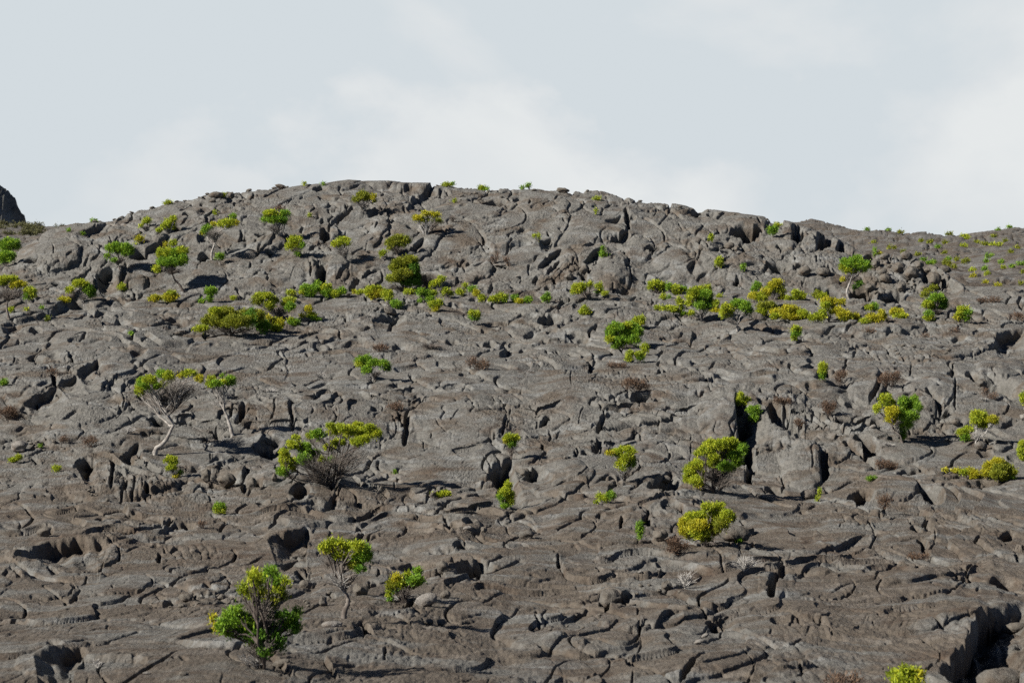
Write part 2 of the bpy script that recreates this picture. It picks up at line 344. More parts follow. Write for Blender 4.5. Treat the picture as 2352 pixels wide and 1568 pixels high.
# ---- drawn features: (column, row of the image crop, points in quarter-pixel crop units, size)
LEDGES = '''
00 690,600 850,540 1000,480|40
00 1280,770 1400,690 1550,590|60
00 850,975 930,935 1040,905|85
00 590,850 630,815 680,790|16
00 640,1020 720,990 790,965|25
00 1790,395 1850,372 1930,360|26
00 2040,720 2150,690 2280,675|26
00 880,1240 980,1200 1200,1195|26
00 870,1258 1000,1240 1110,1250|18
00 430,1300 500,1265 660,1235|20
00 1480,1365 1600,1330 1770,1365|36
00 2170,1175 2230,1150 2300,1165|20
00 2040,1215 2140,1215|12
00 1040,1395 1120,1360 1210,1390|32
00 0,1450 100,1410 200,1425|34
00 1640,1460 1700,1440 1760,1440|22
00 210,1340 330,1340|10
00 750,825 890,765 1000,745|7
00 1660,655 1740,655 1820,650|5
00 1820,460 1900,470|12
00 60,1210 180,1200|10
00 1040,1140 1200,1140 1370,1155|9
00 500,1260 580,1240 670,1235|16
10 1010,375 1110,345 1210,350 1300,385|38
10 1400,725 1480,675 1530,620|38
10 1690,890 1810,860|20
10 1990,858 2100,845|20
10 1560,920 1690,885|12
10 1060,1405 1200,1360 1370,1350|54
10 830,1195 920,1172 1040,1170|20
10 2060,1395 2150,1365 2310,1362|24
10 2060,1420 2130,1420|18
10 100,940 200,945|14
10 690,1260 740,1270|10
10 1120,1340 1200,1270 1280,1250|25
10 60,1100 160,1085 250,1110|16
10 960,980 1060,895 1150,880|30
10 400,1330 470,1330|14
10 800,1420 920,1410|14
10 30,905 200,895 400,895|5
10 1380,345 1440,345|12
20 850,445 920,445 1010,425|38
20 940,650 985,600 1060,545|60
20 650,715 740,690 800,680|22
20 850,672 920,690|20
20 20,575 100,540 160,540|28
20 240,690 300,672 360,655|42
20 380,692 470,690 560,682|16
20 170,345 250,328|12
20 220,920 330,825 460,750|48
20 300,985 380,885 440,850|34
20 640,900 700,830 760,782 840,742|50
20 870,742 990,752|22
20 1080,430 1140,440|22
20 1410,700 1520,700 1620,750|16
20 1600,905 1680,850|38
20 1320,950 1470,950|24
20 1680,985 1800,942|22
20 1520,1012 1640,1000|13
20 430,1335 700,1322 900,1350 1050,1400|22
20 480,1502 600,1480 720,1500|52
20 1500,1387 1700,1380|17
20 1190,1430 1280,1440|13
20 100,1475 210,1450|28
20 0,1395 90,1392 190,1400|24
20 620,1310 720,1320|10
20 1680,1080 1900,1075|14
20 2060,910 2200,870 2330,870|20
20 500,760 600,730|14
20 0,1160 200,1150|8
30 1390,850 1480,890 1600,960 1720,1050 1790,1100|70
30 215,660 235,590 262,515|70
30 425,715 440,650 470,585|110
30 610,775 625,715 650,660|75
30 750,820 760,780 780,735|36
30 870,1490 1080,1490 1300,1462 1470,1420|32
30 0,1462 130,1470|22
30 2060,1520 2200,1475 2347,1455|85
30 1500,1402 1740,1400|17
30 760,1490 860,1490|20
30 1840,1340 1960,1380|14
30 2180,1360 2230,1310|20
30 2150,780 2347,790|8
30 1840,850 1990,855|20
01 180,595 300,562 450,490 520,450|75
01 520,440 640,380 700,350|62
01 700,335 830,262 900,190|64
01 800,385 900,305 940,270|22
01 430,125 500,115 560,122|28
01 500,252 580,222 640,200|22
01 1190,155 1230,130 1330,110|34
01 1500,65 1650,25 1880,10|28
01 160,522 220,472 300,430|14
01 0,855 150,850 260,792|18
01 290,930 400,930 480,980|18
01 1080,1135 1150,1070 1230,1012 1280,982|54
01 700,1200 780,1150 860,1130|70
01 2080,492 2200,480 2347,492|42
01 930,890 1020,850 1080,860|12
01 430,1110 600,1080 760,1100|14
01 820,1360 900,1340|10
01 0,745 130,735 270,740|12
01 1530,1150 1640,1160|20
01 1700,1170 1830,1165|14
01 120,905 250,850 290,880|10
11 2280,405 2347,440|20
11 610,92 720,90 820,98|24
11 1220,65 1310,45 1420,60|26
11 460,415 560,372 660,340|32
11 820,1362 900,1290 1050,1235 1200,1195 1320,1135|20
11 330,1385 400,1372 490,1395|60
11 0,945 100,910 250,900|70
11 2125,1250 2200,1175 2290,1130 2347,1110|130
11 820,1465 900,1450 1000,1455 1150,1475|50
11 290,1530 500,1492 810,1488|40
11 1450,1545 1600,1512 1900,1512 2200,1540|28
11 1380,552 1480,492|17
11 1450,1505 1700,1470 2000,1490 2250,1540|30
02 0,760 300,735 620,760|18
12 60,40 400,20 800,30|16
22 0,250 300,235 700,250 950,285|16
22 0,640 400,655 800,640 1100,600|16
02 850,1010 1300,990 1700,1015|14
22 0,900 160,890 330,850|18
32 150,960 700,860 1300,800 1700,740|16
32 0,430 500,400 1000,400|14
21 900,1490 1400,1500 1900,1480|20
31 1400,1290 1800,1230 2300,1290|26
20 0,1300 300,1280 700,1300|12
10 600,1330 900,1310 1300,1330|14
30 300,1470 800,1440 1200,1450|14
00 700,1440 1100,1420 1500,1440|14
01 1300,130 1800,80 2300,90|14
11 1370,430 1440,440|12
11 420,355 480,330|12
11 1130,150 1300,120|7
11 1580,130 1700,150|10
11 1550,230 1700,220 1800,250|12
11 1600,200 1760,190|9
11 1580,265 1750,290|12
11 200,1300 420,1310|6
21 970,942 1080,892 1200,822|24
21 560,1112 590,1062|20
21 0,1155 180,1202 280,1232 400,1285|55
21 1310,1375 1400,1302 1460,1250|70
21 1700,482 1780,560|25
21 2110,212 2190,252|17
21 690,275 720,220 750,170|28
21 1290,132 1380,102 1470,85|13
21 780,692 850,682 920,670|7
21 0,390 200,380 400,320|8
21 1220,270 1340,270|8
21 1060,1440 1140,1360 1200,1340|20
21 60,1480 160,1440|10
21 930,660 1000,640|14
21 1400,490 1500,520|12
31 1020,132 1090,212|18
31 820,252 950,222 1090,212|17
31 1920,965 2000,905 2100,890|42
31 2060,1042 2180,1022 2290,962|24
31 2130,772 2260,712|22
31 220,1462 440,1462|11
31 0,60 120,55|6
31 870,110 950,85|16
31 1280,125 1370,120|10
31 1500,210 1600,205|8
31 1560,770 1640,720|14
31 1000,1040 1060,990 1120,985|8
02 95,420 160,365 250,315 420,258 700,238 1000,236 1060,270|120
02 1130,245 1250,202 1400,178 1600,182 1840,195|30
02 1430,155 1560,85 1740,70|44
02 0,95 130,120|17
02 0,560 130,482|18
02 1870,632 2010,702|28
02 1960,852 2100,832|18
02 300,1420 450,1385 600,1345 760,1330 825,1390|150
02 1550,322 1630,250|22
02 1760,330 1880,290|22
02 1880,380 2000,335|14
02 380,1190 510,1150|16
02 40,1110 160,1075|16
02 880,850 1100,830|12
02 1180,520 1260,500|7
02 1340,670 1450,620|7
02 1690,610 1800,620|6
02 380,1060 560,1040|14
02 840,1540 1000,1545 1100,1560|24
12 110,235 200,205 350,185 480,130 540,170|105
12 220,430 330,402|50
12 820,255 940,205 1130,182|18
12 440,290 600,240 740,200|9
12 470,265 640,215|9
12 870,1165 980,1095 1060,1080|12
12 1890,75 1960,40 2200,10|10
12 1960,60 2150,30 2347,10|9
12 2000,90 2200,60 2347,55|9
12 2050,300 2347,290|9
12 2010,495 2150,460 2347,460|10
12 2150,545 2347,525|14
12 1690,395 1760,390 1830,400|14
12 330,640 400,600 450,560|16
12 1250,380 1340,370|20
12 1190,1180 1330,1150|18
12 1150,1080 1260,1075|12
12 820,1420 860,1400|10
22 320,205 480,145 600,105 720,70|11
22 440,240 600,195 800,200|14
22 400,330 600,330|6
22 0,320 120,305 290,300|9
22 0,350 130,340 220,345|9
22 130,562 230,540|17
22 1000,565 1200,505 1400,470|28
22 440,985 560,925 740,880|44
22 1310,1065 1400,975 1560,950|54
22 1780,1105 1900,965 2030,960|54
22 770,60 950,40 1200,40 1330,90|30
22 870,370 950,345 1060,350|8
22 820,400 960,385 1200,385|9
22 600,580 800,540|14
22 430,560 620,535|9
22 0,530 120,500|10
22 180,20 310,15|8
22 20,30 160,10|8
22 850,460 900,450|8
22 1120,1480 1280,1420|7
32 500,375 650,325 780,262 880,210|44
32 1540,1460 1600,1370 1750,1250 1890,1070 1950,950 2100,870 2230,840 2347,790|300
32 180,1050 290,970|22
32 420,1060 600,940|18
32 1110,1000 1280,900|16
32 770,1090 870,1030|18
32 0,1140 30,1100|14
32 900,990 940,970|14
32 340,1150 400,1070|16
32 1320,865 1480,830|8
32 850,880 1000,840|7
32 1190,1070 1240,1020|14
32 750,1470 830,1440|16
'''
CRACKS = '''
00 1150,895 1130,960 1108,1050|44
00 1000,610 1030,690|7
00 1030,690 1090,620|7
00 480,700 500,760 490,830|7
00 2300,800 2290,880|14
00 2210,560 2220,620|22
00 900,560 910,590|8
00 1900,450 1910,490|8
10 900,335 850,390 760,432 690,480 650,540|26
10 650,510 635,590 640,660|80
10 640,660 590,692 530,720 450,762|20
10 600,890 610,960 585,1030|70
10 860,860 800,922 740,1000|24
10 950,960 910,1032 868,1110|44
10 280,322 330,290|16
10 400,292 440,265|16
10 520,342 550,380 500,410|12
10 2170,1060 2160,1122 2130,1152|22
10 1172,175 1160,225|18
10 1330,170 1365,225|26
10 1700,155 1690,210|26
10 620,440 590,480|16
10 720,350 725,385|12
10 820,320 825,360|12
10 480,850 510,930 500,1000|18
10 1120,520 1090,570|12
10 1720,520 1780,560|6
10 2000,720 1960,780|9
10 1080,480 1070,540|6
20 1045,345 1050,425 1060,500 1080,560|36
20 320,592 350,650|18
20 170,280 165,332|13
20 690,922 710,1000|22
20 600,842 612,880|14
20 1150,452 1280,482 1330,522 1400,592 1400,690|14
20 1300,342 1360,382 1440,410|13
20 1590,532 1640,602 1740,652 1830,770|17
20 930,1062 930,1140|11
20 150,900 155,980|10
20 210,1040 240,990 300,980|10
20 100,990 60,1020|8
20 1200,600 1260,680|10
20 1880,460 1900,430 1960,410|9
20 2250,470 2280,520|12
20 1300,440 1330,400|6
20 1740,750 1700,860|14
20 2330,440 2347,480|10
20 1900,720 1870,800|14
30 265,520 248,590 290,680|62
30 330,560 300,680|24
30 520,600 510,740|120
30 672,680 650,780|72
30 770,745 760,820|38
30 1440,930 1440,1060|40
30 240,790 250,860|16
30 440,800 450,900|14
01 480,335 500,400 510,450|34
01 1200,642 1120,722 1060,780|12
01 2240,580 2215,700 2165,800|52
01 2262,800 2290,850|17
01 2262,1265 2235,1390|50
01 1930,1190 1915,1260|9
01 140,140 120,190|10
01 1930,1060 1930,1110|9
01 1020,1120 1040,1200 1010,1400|30
01 1170,1300 1100,1480|24
01 1240,1290 1200,1460|20
01 970,480 940,520|8
11 320,600 310,682 340,762 330,850|30
11 1400,622 1382,722 1370,850 1360,940|44
11 2347,600 2320,662 2280,742 2270,852 2230,915|18
11 720,692 740,740|17
11 1040,492 1060,550|10
11 340,542 420,502 500,490 540,532 540,590|7
11 1270,1252 1270,1350|9
11 630,630 650,690|10
11 1640,720 1690,800 1760,850|5
11 1860,660 1780,760|5
11 1530,900 1540,960|6
11 1600,870 1620,840|6
11 0,680 10,760|10
21 1150,592 1190,690|17
21 1000,372 1040,462 1080,530|17
21 0,482 60,522 95,545|24
21 160,592 240,650|12
21 230,692 230,770|10
21 340,802 370,880 340,940|18
21 850,722 810,802 780,890|46
21 825,940 790,992 750,1050|54
21 1170,862 1200,950|14
21 580,22 650,82 680,100|17
21 540,300 535,370 545,440|6
21 770,340 735,400|6
21 410,910 420,850 460,820|10
21 660,640 620,720 610,800|7
21 0,620 90,590|10
21 1440,1110 1400,1170|7
21 1640,900 1640,1060|7
21 1290,520 1290,560|7
31 1720,330 1715,482 1722,680|17
31 1040,302 1020,422 930,542|34
31 1450,482 1530,572 1600,660|44
31 0,645 150,745 310,850|120
31 400,642 520,742 640,802 760,880|46
31 690,952 800,1012 920,1082 1000,1180|52
31 25,900 40,1000|60
31 520,1040 510,1150 525,1240|70
31 1315,220 1300,340|8
31 1700,230 1690,300|14
31 1230,420 1250,500|8
31 860,60 700,120|6
02 1460,320 1462,430|34
02 800,555 745,640|12
02 720,712 640,790|28
02 960,385 930,440|9
02 1500,280 1520,330|12
12 1040,692 1040,800|14
12 1190,1332 1170,1420|17
12 1130,600 1110,660|22
12 1720,30 1740,100 1790,170|20
22 1780,1282 1650,1402 1540,1540|46
22 1110,1452 1100,1530|14
22 2000,352 1990,390|12
22 420,430 430,520|22
22 1160,900 1150,960|12
22 210,940 260,1050|20
32 920,42 940,130|17
32 670,102 650,150|9
32 1280,62 1320,130|14
32 130,520 145,600 60,640 32,750 30,850|66
32 530,1060 590,1160|14
32 2260,380 2290,460|8
'''
PITS_AND_SHADOWS = '''
00 1275,815,80,85 510,1060,42,32 290,840,60,35 1722,420,40,36 1880,790,60,62 2232,640,42,42 2212,500,30,42 1888,250,34,32 2100,280,52,36 2242,215,42,24 740,1240,95,40 1090,1400,30,32 332,1500,50,42 880,1325,24,16 600,1440,16,12 500,1115,30,20 400,1130,24,10 1360,530,40,22 1620,560,40,30 1480,920,30,16 1690,640,24,10
10 602,965,46,95 1440,742,60,30 1260,800,32,32 1560,1010,130,75 1870,862,22,16 1950,866,22,22 2000,270,42,36 2190,270,85,38 2302,296,34,20 2050,360,26,26 590,200,65,28 862,480,17,12 1990,1200,42,20 1760,1240,52,26 1852,1250,36,22 2060,1500,52,26 620,1540,62,26 130,750,42,32 500,830,22,22 1040,750,22,18 920,915,16,22 690,790,20,20 60,620,60,30 580,470,28,24 870,900,36,14 1500,1260,40,20 1590,1350,30,14 2320,1240,30,12
20 540,200,38,22 722,385,27,22 970,665,46,58 650,1010,42,42 602,912,27,42 1450,385,22,27 1690,402,46,32 1830,412,42,27 2140,615,120,85 2250,572,52,42 2130,730,42,52 1950,770,62,32 1290,742,62,42 1240,975,42,22 1700,1060,32,17 1920,1076,52,16 2060,1060,32,42 1030,1100,42,36 540,1110,36,22 340,1382,92,48 480,1392,32,20 850,1240,42,16 950,1240,22,22 1150,1262,52,20 1330,1180,42,13 1440,1540,52,20 1920,1535,36,26 2060,1515,22,11 862,1450,16,12 300,1550,30,18 1170,790,24,18 1320,705,24,20 1560,640,22,18 2300,800,30,22 1680,800,20,24 1740,850,20,20 210,1010,30,30 390,1030,24,30 320,1090,26,28 930,850,14,14 1100,450,40,16 60,250,50,20 1010,395,22,12 80,985,16,14
30 930,822,62,42 80,892,92,52 180,1010,42,26 550,1090,92,52 880,1132,110,62 1150,1150,120,52 1110,832,27,36 1590,1010,40,80 1750,1530,62,26 1290,1500,22,11 80,475,30,14 930,620,22,12 540,570,30,18 200,940,20,16 300,900,50,24 1320,890,20,26 1220,840,36,16 400,980,24,24 560,930,20,24 980,960,30,20 120,730,40,30 250,720,24,16
01 330,190,62,52 650,190,32,52 1500,240,26,13 320,600,22,36 220,712,92,26 460,716,42,16 580,722,26,13 1460,790,100,62 1690,772,82,46 540,520,32,32 780,1190,80,60 330,1120,36,32 1340,1162,27,26 1000,1260,32,52 1940,1312,46,42 2070,1332,42,36 2175,1440,30,28 1380,1292,72,36 1340,1400,32,60 1990,872,56,46 480,20,40,22 1310,590,50,30 930,1260,30,24 1460,1350,60,24 480,1010,24,16 900,1150,24,22 680,1040,20,14 1090,1150,30,20 1690,1140,30,20 440,1260,20,8 2110,1100,20,12 1200,20,30,14
11 342,612,52,42 580,62,52,32 1310,60,100,22 470,122,27,22 100,1000,110,60 185,1240,18,46 2240,1240,95,100 1420,1500,42,22 400,1412,82,50 960,445,14,10 730,475,14,10 1250,495,14,10 770,372,20,12 540,580,12,14 1480,340,24,26 1640,545,10,10 30,1350,40,50 60,1500,60,30 1800,30,60,30 2150,40,60,30 1900,320,40,20 2030,280,30,14 1440,360,20,16 1840,1310,60,24 1650,1360,24,28 2050,1330,30,20 2240,1020,30,20 700,650,24,16
21 1190,545,82,56 1340,572,36,32 310,732,46,42 282,1020,26,52 690,1082,42,42 580,1092,22,42 200,1240,82,42 1400,1392,120,72 2150,1000,85,200 1850,582,26,22 2280,500,22,32 720,232,32,52 1350,292,22,32 1230,242,22,27 92,72,27,32 2140,780,70,150 2180,1200,70,120 460,215,30,16 200,120,24,14 390,110,20,14 1740,530,40,30 1060,540,24,18 1600,390,24,10 340,700,30,14 1870,960,20,14 860,1230,12,22 1720,1410,24,16 2320,1330,40,30 640,1130,22,18 780,150,24,10
31 2150,425,200,92 1900,352,72,62 1690,312,42,32 270,242,22,27 502,345,62,52 390,436,42,18 700,742,82,52 880,762,92,32 1000,772,62,42 900,985,100,100 1990,1052,72,42 1770,752,42,26 80,1330,92,42 540,1312,32,22 330,1520,42,20 860,1402,110,72 1310,1200,110,32 1480,1412,110,82 650,1512,36,20 1530,1520,32,20 1610,692,62,42 150,430,24,26 60,570,36,30 1130,70,20,14 1250,170,20,16 1660,170,20,24 1700,1340,50,20 2130,50,90,36 2000,60,30,16 1550,1290,40,16 1010,330,30,20 760,560,60,30 640,560,30,26 350,520,30,24 1180,270,24,12 1940,1290,30,12
02 440,185,46,60 1740,102,62,32 920,72,46,30 1220,20,62,26 150,15,72,20 480,492,46,32 110,502,36,32 160,562,32,30 680,662,32,20 1480,762,46,26 1560,832,52,50 1740,852,62,26 1790,782,42,32 1730,692,42,32 500,1282,62,30 1000,1550,150,20 900,910,26,16 980,960,40,24 560,950,40,20 420,600,20,8 1030,660,16,18 750,830,24,10 640,870,30,14 1260,870,20,9 80,640,24,20 1360,800,30,20 1100,1310,30,18 830,1300,50,24 1510,1320,24,20 1900,1280,16,10 1860,960,24,12 250,840,20,9 1200,970,40,14 1420,260,40,20 1960,870,24,18 2050,590,30,14 1230,1450,30,16 1690,1500,40,20 1600,1490,30,16 440,980,30,14 1180,740,20,8 2110,630,16,24 250,1190,16,10 190,1230,22,14 1450,1080,30,14
12 350,442,80,32 440,612,62,42 500,692,32,16 850,242,36,18 1090,200,36,16 1800,152,72,36 1960,112,62,30 2090,172,32,20 2120,266,72,26 1350,412,32,20 1900,382,82,42 2000,595,150,105 1690,662,42,50 1140,612,22,30 1080,762,36,36 690,862,42,42 1010,642,22,16 1400,972,52,50 1480,1012,42,20 1000,1190,60,80 690,1292,42,20 1240,1162,72,26 862,972,36,26 310,1392,52,26 1830,560,40,60 1990,290,40,16 640,740,40,14 650,700,24,16 400,730,26,18 320,730,20,22 620,960,30,30 1820,1030,30,20 1640,1020,20,20 1560,1150,40,22 1890,1160,30,14 1730,1130,40,14 1180,1210,30,16 1360,1370,20,12 2110,1275,16,8 1940,1040,40,10 1580,1240,14,12 110,1150,20,16 1330,1250,14,8 440,880,30,10 1550,1050,20,10
22 1230,182,52,95 1000,182,32,72 1310,82,42,30 430,502,22,36 800,562,32,30 1050,812,62,42 850,882,52,60 1460,702,36,26 1840,1062,52,42 2080,932,32,20 1100,1530,16,20 220,932,22,40 250,1032,22,26 870,1192,26,16 810,70,40,24 840,240,24,12 750,240,26,12 860,330,30,8 1130,670,16,9 370,900,30,22 560,1110,40,16 420,1090,30,14 940,590,24,14 1050,620,20,10 60,1160,40,14 210,1170,24,12 1360,980,30,18 1190,1030,24,22 1560,40,30,20 410,120,9,7 2120,120,30,24 180,220,40,16 1960,1010,40,24 2330,830,24,30 310,670,24,10 600,680,20,10 200,620,40,14 140,1350,14,10 720,1220,20,10 820,1220,20,10 1170,1470,16,10
32 1360,182,52,50 1420,312,52,56 1490,142,42,40 1930,282,42,50 2200,252,72,50 1800,642,92,42 2180,642,115,62 302,435,22,11 1130,465,26,9 1370,790,15,13 120,310,16,22 1160,340,30,18 1260,300,16,22 1700,230,30,16 1720,30,22,20 1820,40,24,16 1540,60,24,18 2280,120,40,24 1900,120,24,12 2000,120,30,14 2310,440,40,30 2090,490,30,10 520,720,24,14 690,570,8,20 910,980,28,18 240,1000,40,20 440,1040,24,16 670,1000,20,12 590,1170,14,10 1060,1415,16,12 920,1460,14,12 820,1460,16,14 170,1460,14,10 1080,1270,14,10 470,1440,12,8 1740,830,20,8 1670,740,24,8 1020,570,14,7 870,760,14,8 960,1030,14,22 1130,1050,16,14 1300,1010,10,16 1470,990,10,20
'''
MOUNDS = '''
11 1860,700,480,270,45|21 560,430,520,170,45|21 560,700,300,160,25|11 1700,1180,470,190,36|31 330,1090,230,210,95|31 1230,640,330,200,60|31 1500,460,230,210,45|31 900,390,200,150,45|01 720,620,440,210,50|11 550,700,210,120,30|11 1000,760,300,170,30|21 480,1230,220,100,45|21 700,1200,500,130,30|21 150,1020,160,110,35|21 460,1040,150,100,30|01 500,870,280,100,30|32 700,200,300,170,60|32 1250,230,300,180,50|12 1100,950,330,110,45|12 230,230,260,100,40|12 330,560,140,100,40|02 1900,640,220,120,30|02 700,330,420,160,25|01 250,380,260,130,40|22 500,150,280,120,30|22 1150,560,250,60,25|22 1850,420,260,150,40|22 900,1180,300,160,35|22 1650,1050,300,140,40|02 450,1420,330,130,110|20 880,950,230,160,50|20 1150,700,170,130,45|20 480,640,320,70,25|20 1480,780,220,100,35|20 1500,520,260,120,25|10 400,860,180,120,35|10 760,900,110,110,30|10 1050,950,120,110,30|10 2000,420,500,170,25|30 500,880,330,160,45|30 250,620,300,150,30|00 1250,1000,130,70,30|00 500,760,430,150,25|00 1900,1000,200,120,30|10 150,640,150,70,30|10 530,930,70,120,40|20 1650,900,260,90,30|20 2050,900,300,90,30|10 1700,620,420,140,25|20 330,330,330,110,22|20 1600,330,200,60,22|30 1150,1430,330,60,22|31 1900,600,330,130,35|31 1250,1000,270,110,32|31 550,1010,230,120,35|31 1150,1330,260,110,45|32 1200,650,620,140,35|32 900,1300,700,220,30|32 400,700,420,120,30|12 1950,130,150,80,25|12 1650,330,280,90,22|12 700,150,300,90,20|12 1150,120,250,80,18|02 350,640,350,120,25|02 1000,600,420,110,20|22 500,1350,420,130,28|22 1850,1400,400,200,30|11 200,1250,200,120,30|01 1750,1090,420,80,25|31 2150,230,230,110,25|21 1200,1060,260,130,25|21 1900,800,170,190,50|00 800,560,520,120,18|00 1450,800,140,120,25|10 1250,560,260,80,18|20 750,560,320,120,25|20 1250,330,220,60,20|20 1700,600,140,90,25|20 2150,500,220,80,30
'''
ROPES = '''
11 1750,1200,380,200,-30,26,10,.25|11 1900,240,260,120,12,22,10,.2|21 2030,130,330,170,33,26,9,.25|02 1750,330,330,110,62,75,34,-.25|02 450,1090,480,170,-33,55,16,.1|02 1750,1320,450,170,-8,40,12,.1|12 700,240,260,60,-18,22,9,.1|12 2150,120,260,150,-12,30,12,.15|12 2180,420,200,120,-4,30,10,.1|22 120,330,220,110,-3,30,9,.1|22 560,210,300,70,-12,30,8,.05|22 950,370,260,70,-4,26,8,.1|32 700,980,700,170,-33,60,16,.05|32 1200,1000,300,150,-40,50,16,.05|01 1260,1370,230,110,70,50,26,-.2|01 1480,1400,170,90,55,40,18,-.2|32 250,1350,350,150,-25,60,10,.1|21 1450,590,250,90,38,26,8,.1|31 230,260,260,150,38,28,8,.2|31 800,1130,260,70,-8,24,7,.1|22 1500,1300,350,120,-20,50,9,.1
'''
CLINK = '''
01 1500,1330,700,170,16|01 400,960,260,110,12|12 1650,680,500,170,16|12 700,800,260,130,13|02 1700,800,420,110,15|02 450,1000,420,80,10|30 1250,960,420,200,22|30 300,880,400,220,14|20 2100,860,330,240,14|31 1350,150,450,130,14|31 700,850,450,240,12|30 1700,1530,700,60,14|20 1100,1380,500,120,9|10 1300,1330,420,110,12|22 1200,150,300,130,14|22 500,1030,330,110,11|12 1550,1060,320,110,12|00 2150,250,260,70,16|21 1400,1350,300,120,12|21 1350,430,350,170,10|31 1900,1330,500,110,9|32 1950,350,420,200,12|02 1150,1480,700,110,10|01 2000,900,300,90,11|20 500,980,330,170,16|10 450,700,300,150,12|00 400,900,280,140,13|21 2000,620,280,160,11|22 250,640,350,120,8|32 1900,640,350,110,9
'''
SMOOTH = np.zeros(PX.shape, f32)
def rows(txt): return [l for l in txt.strip().splitlines() if l.strip()]
RIMS = []
# broad lumps first
lump = fbm(GX/5.5, GV/5.5, 3, 3)
H += (lump*.20*M2P).astype(f32)*(sstep(20, 34, BD)*.75+.25)
for l in rows(MOUNDS)[0].split('|'):
    h, a = l.split(' '); c, r = int(h[0]), int(h[1]); x, y, rx, ry, hh = map(float, a.split(','))
    cx, cy = pt(c, r, x, y); mound(cx, cy+hh*.25*.35, rx*.25, ry*.25, hh*.25*1.05)
# slabs: swollen plates parted by cracks, patchy
wx = .40*fbm(GX/1.6, GV/1.6, 3, 40); wv = .32*fbm(GX/1.6, GV/1.6, 3, 50)
def plates(size, asp, tilt, step, seed, lo, hi, wid, depth):
    """broken plates: every cell its own level and lean, parted by narrow sharp cracks"""
    x, y = (GX+wx)/size, (GV+wv)/(size/asp)
    x0 = np.floor(x); y0 = np.floor(y); ix = x0.astype(np.int32); iy = y0.astype(np.int32)
    f1 = np.full(x.shape, 9, f32); f2 = np.full(x.shape, 9, f32); hh = np.zeros(x.shape, f32)
    for dy in (-1,0,1):
        for dx in (-1,0,1):
            h = _hash(ix+dx, iy+dy, seed)
            ox = (x0+dx+.1+.8*((h & 1023)/1023.)-x).astype(f32); oy = (y0+dy+.1+.8*(((h >> 10) & 1023)/1023.)-y).astype(f32)
            d = np.sqrt(ox*ox+oy*oy)
            a = ((h >> 16) & 255)/255.*6.2832
            lv = (((h >> 22) & 1023)/1023.-.5)*step - tilt*(np.cos(a)*ox+np.sin(a)*oy) - .35*tilt*d*d
            c = d < f1
            f2 = np.where(c, f1, np.minimum(f2, d)); f1 = np.where(c, d, f1); hh = np.where(c, lv, hh).astype(f32)
    m = sstep(lo, hi, fbm(GX/5.5, GV/3.5, 2, seed+5))*(1-.85*SMOOTH)
    e = f2-f1
    ge = np.maximum(np.hypot(np.gradient(e, axis=0), np.gradient(e, axis=1)), 1e-4); wid = np.clip(2.6*ge, wid, .35)
    cr = (1-np.clip(e/wid, 0, 1)**1.5)*(.35+.65*sstep(-.25, .25, perlin(x*.9, y*.9, seed+9)))
    return (m*(hh*np.clip(e/wid, 0, 1) - depth*cr)).astype(f32)
def terraces(sx, sy, K, amp, seed, lo, hi):
    """stacked flow sheets: contour-like lips, undercut where they face down the slope"""
    n = fbm(GX/sx, GV/sy, 3, seed, .42)*K + .03*perlin(GX/.9, GV/.6, seed+1)
    fr = (n-np.floor(n)).astype(f32)
    m = sstep(lo, hi, fbm(GX/6, GV/4, 2, seed+7))*(1-.8*SMOOTH)
    gy = np.gradient(n, axis=0); gx = np.gradient(n, axis=1)
    g = np.maximum(np.hypot(gx, gy), 1e-4); face = sstep(.0, .5, -gy/g)
    m = m*sstep(7, 16, 1/g)                             # only where the lips have room
    a_, b_ = fr/g, (1-fr)/g                             # grid steps below / above the nearest lip
    st = sstep(0, 3.2, a_)
    h = amp*(st-fr) - amp*.6*np.exp(-((a_-3.5)/2.2)**2)*0 - amp*.5*np.exp(-(b_/1.6)**2)*face
    u = amp*1.0*np.exp(-((a_-1.8)/1.5)**2)*face
    return (h*m).astype(f32), (u*m).astype(f32)
domeness = (sstep(700, 640, PYC)*sstep(60, 120, PX)*(1-sstep(2180, 2240, PX))).astype(f32)
up_r = (1-sstep(60, 330, np.abs(PX-1900))) * (1-sstep(40, 120, np.abs(PY-610)))
flat = 1-domeness
near = (.18+.82*sstep(34, 66, BD)).astype(f32)
H += plates(4.6, 1.4, .26, .15, 210, -.35, .05, .03, .22)*M2P*(.65+.35*domeness)*near
H += plates(1.7, 1.4, .07, .07, 220, .12, .45, .045, .13)*M2P*(.10+.32*domeness)*near
H += plates(.7, 1.2, .05, .08, 230, .34, .6, .08, .07)*M2P*(.4+.05*domeness+.8*up_r)*near
for (sx, sy, K, amp, sd, lo, hi) in ((5.0, 2.2, 3.2, .15, 400, -.25, .1), (3.4, .8, 2.6, .042, 420, 0, .3)):
    h_, u_ = terraces(sx, sy, K, amp, sd, lo, hi)
    wq = (.3+.7*flat)*(.4+.6*near); H += h_*M2P*wq; U += u_*M2P*wq
for l in rows(ROPES)[0].split('|'):
    h, a = l.split(' '); c, r = int(h[0]), int(h[1]); x, y, rx, ry, an, lam, amp, bend = map(float, a.split(','))
    cx, cy = pt(c, r, x, y); ropes(cx, cy, rx*.25, ry*.25, an, lam*.25, amp*.25, bend)
for l in rows(LEDGES):  # rock lips; a few are shaped in where only a cast shadow lies
    a, D = l.split('|'); a = a.split(' '); c, r = int(a[0][0]), int(a[0][1])
    ledge([pt(c, r, *map(float, q.split(','))) for q in a[1:]], float(D)*.25*(1.05+.12*(float(D) > 60)))
for l in rows(CRACKS):
    a, w = l.split('|'); a = a.split(' '); c, r = int(a[0][0]), int(a[0][1])
    crack([pt(c, r, *map(float, q.split(','))) for q in a[1:]], float(w)*.25)
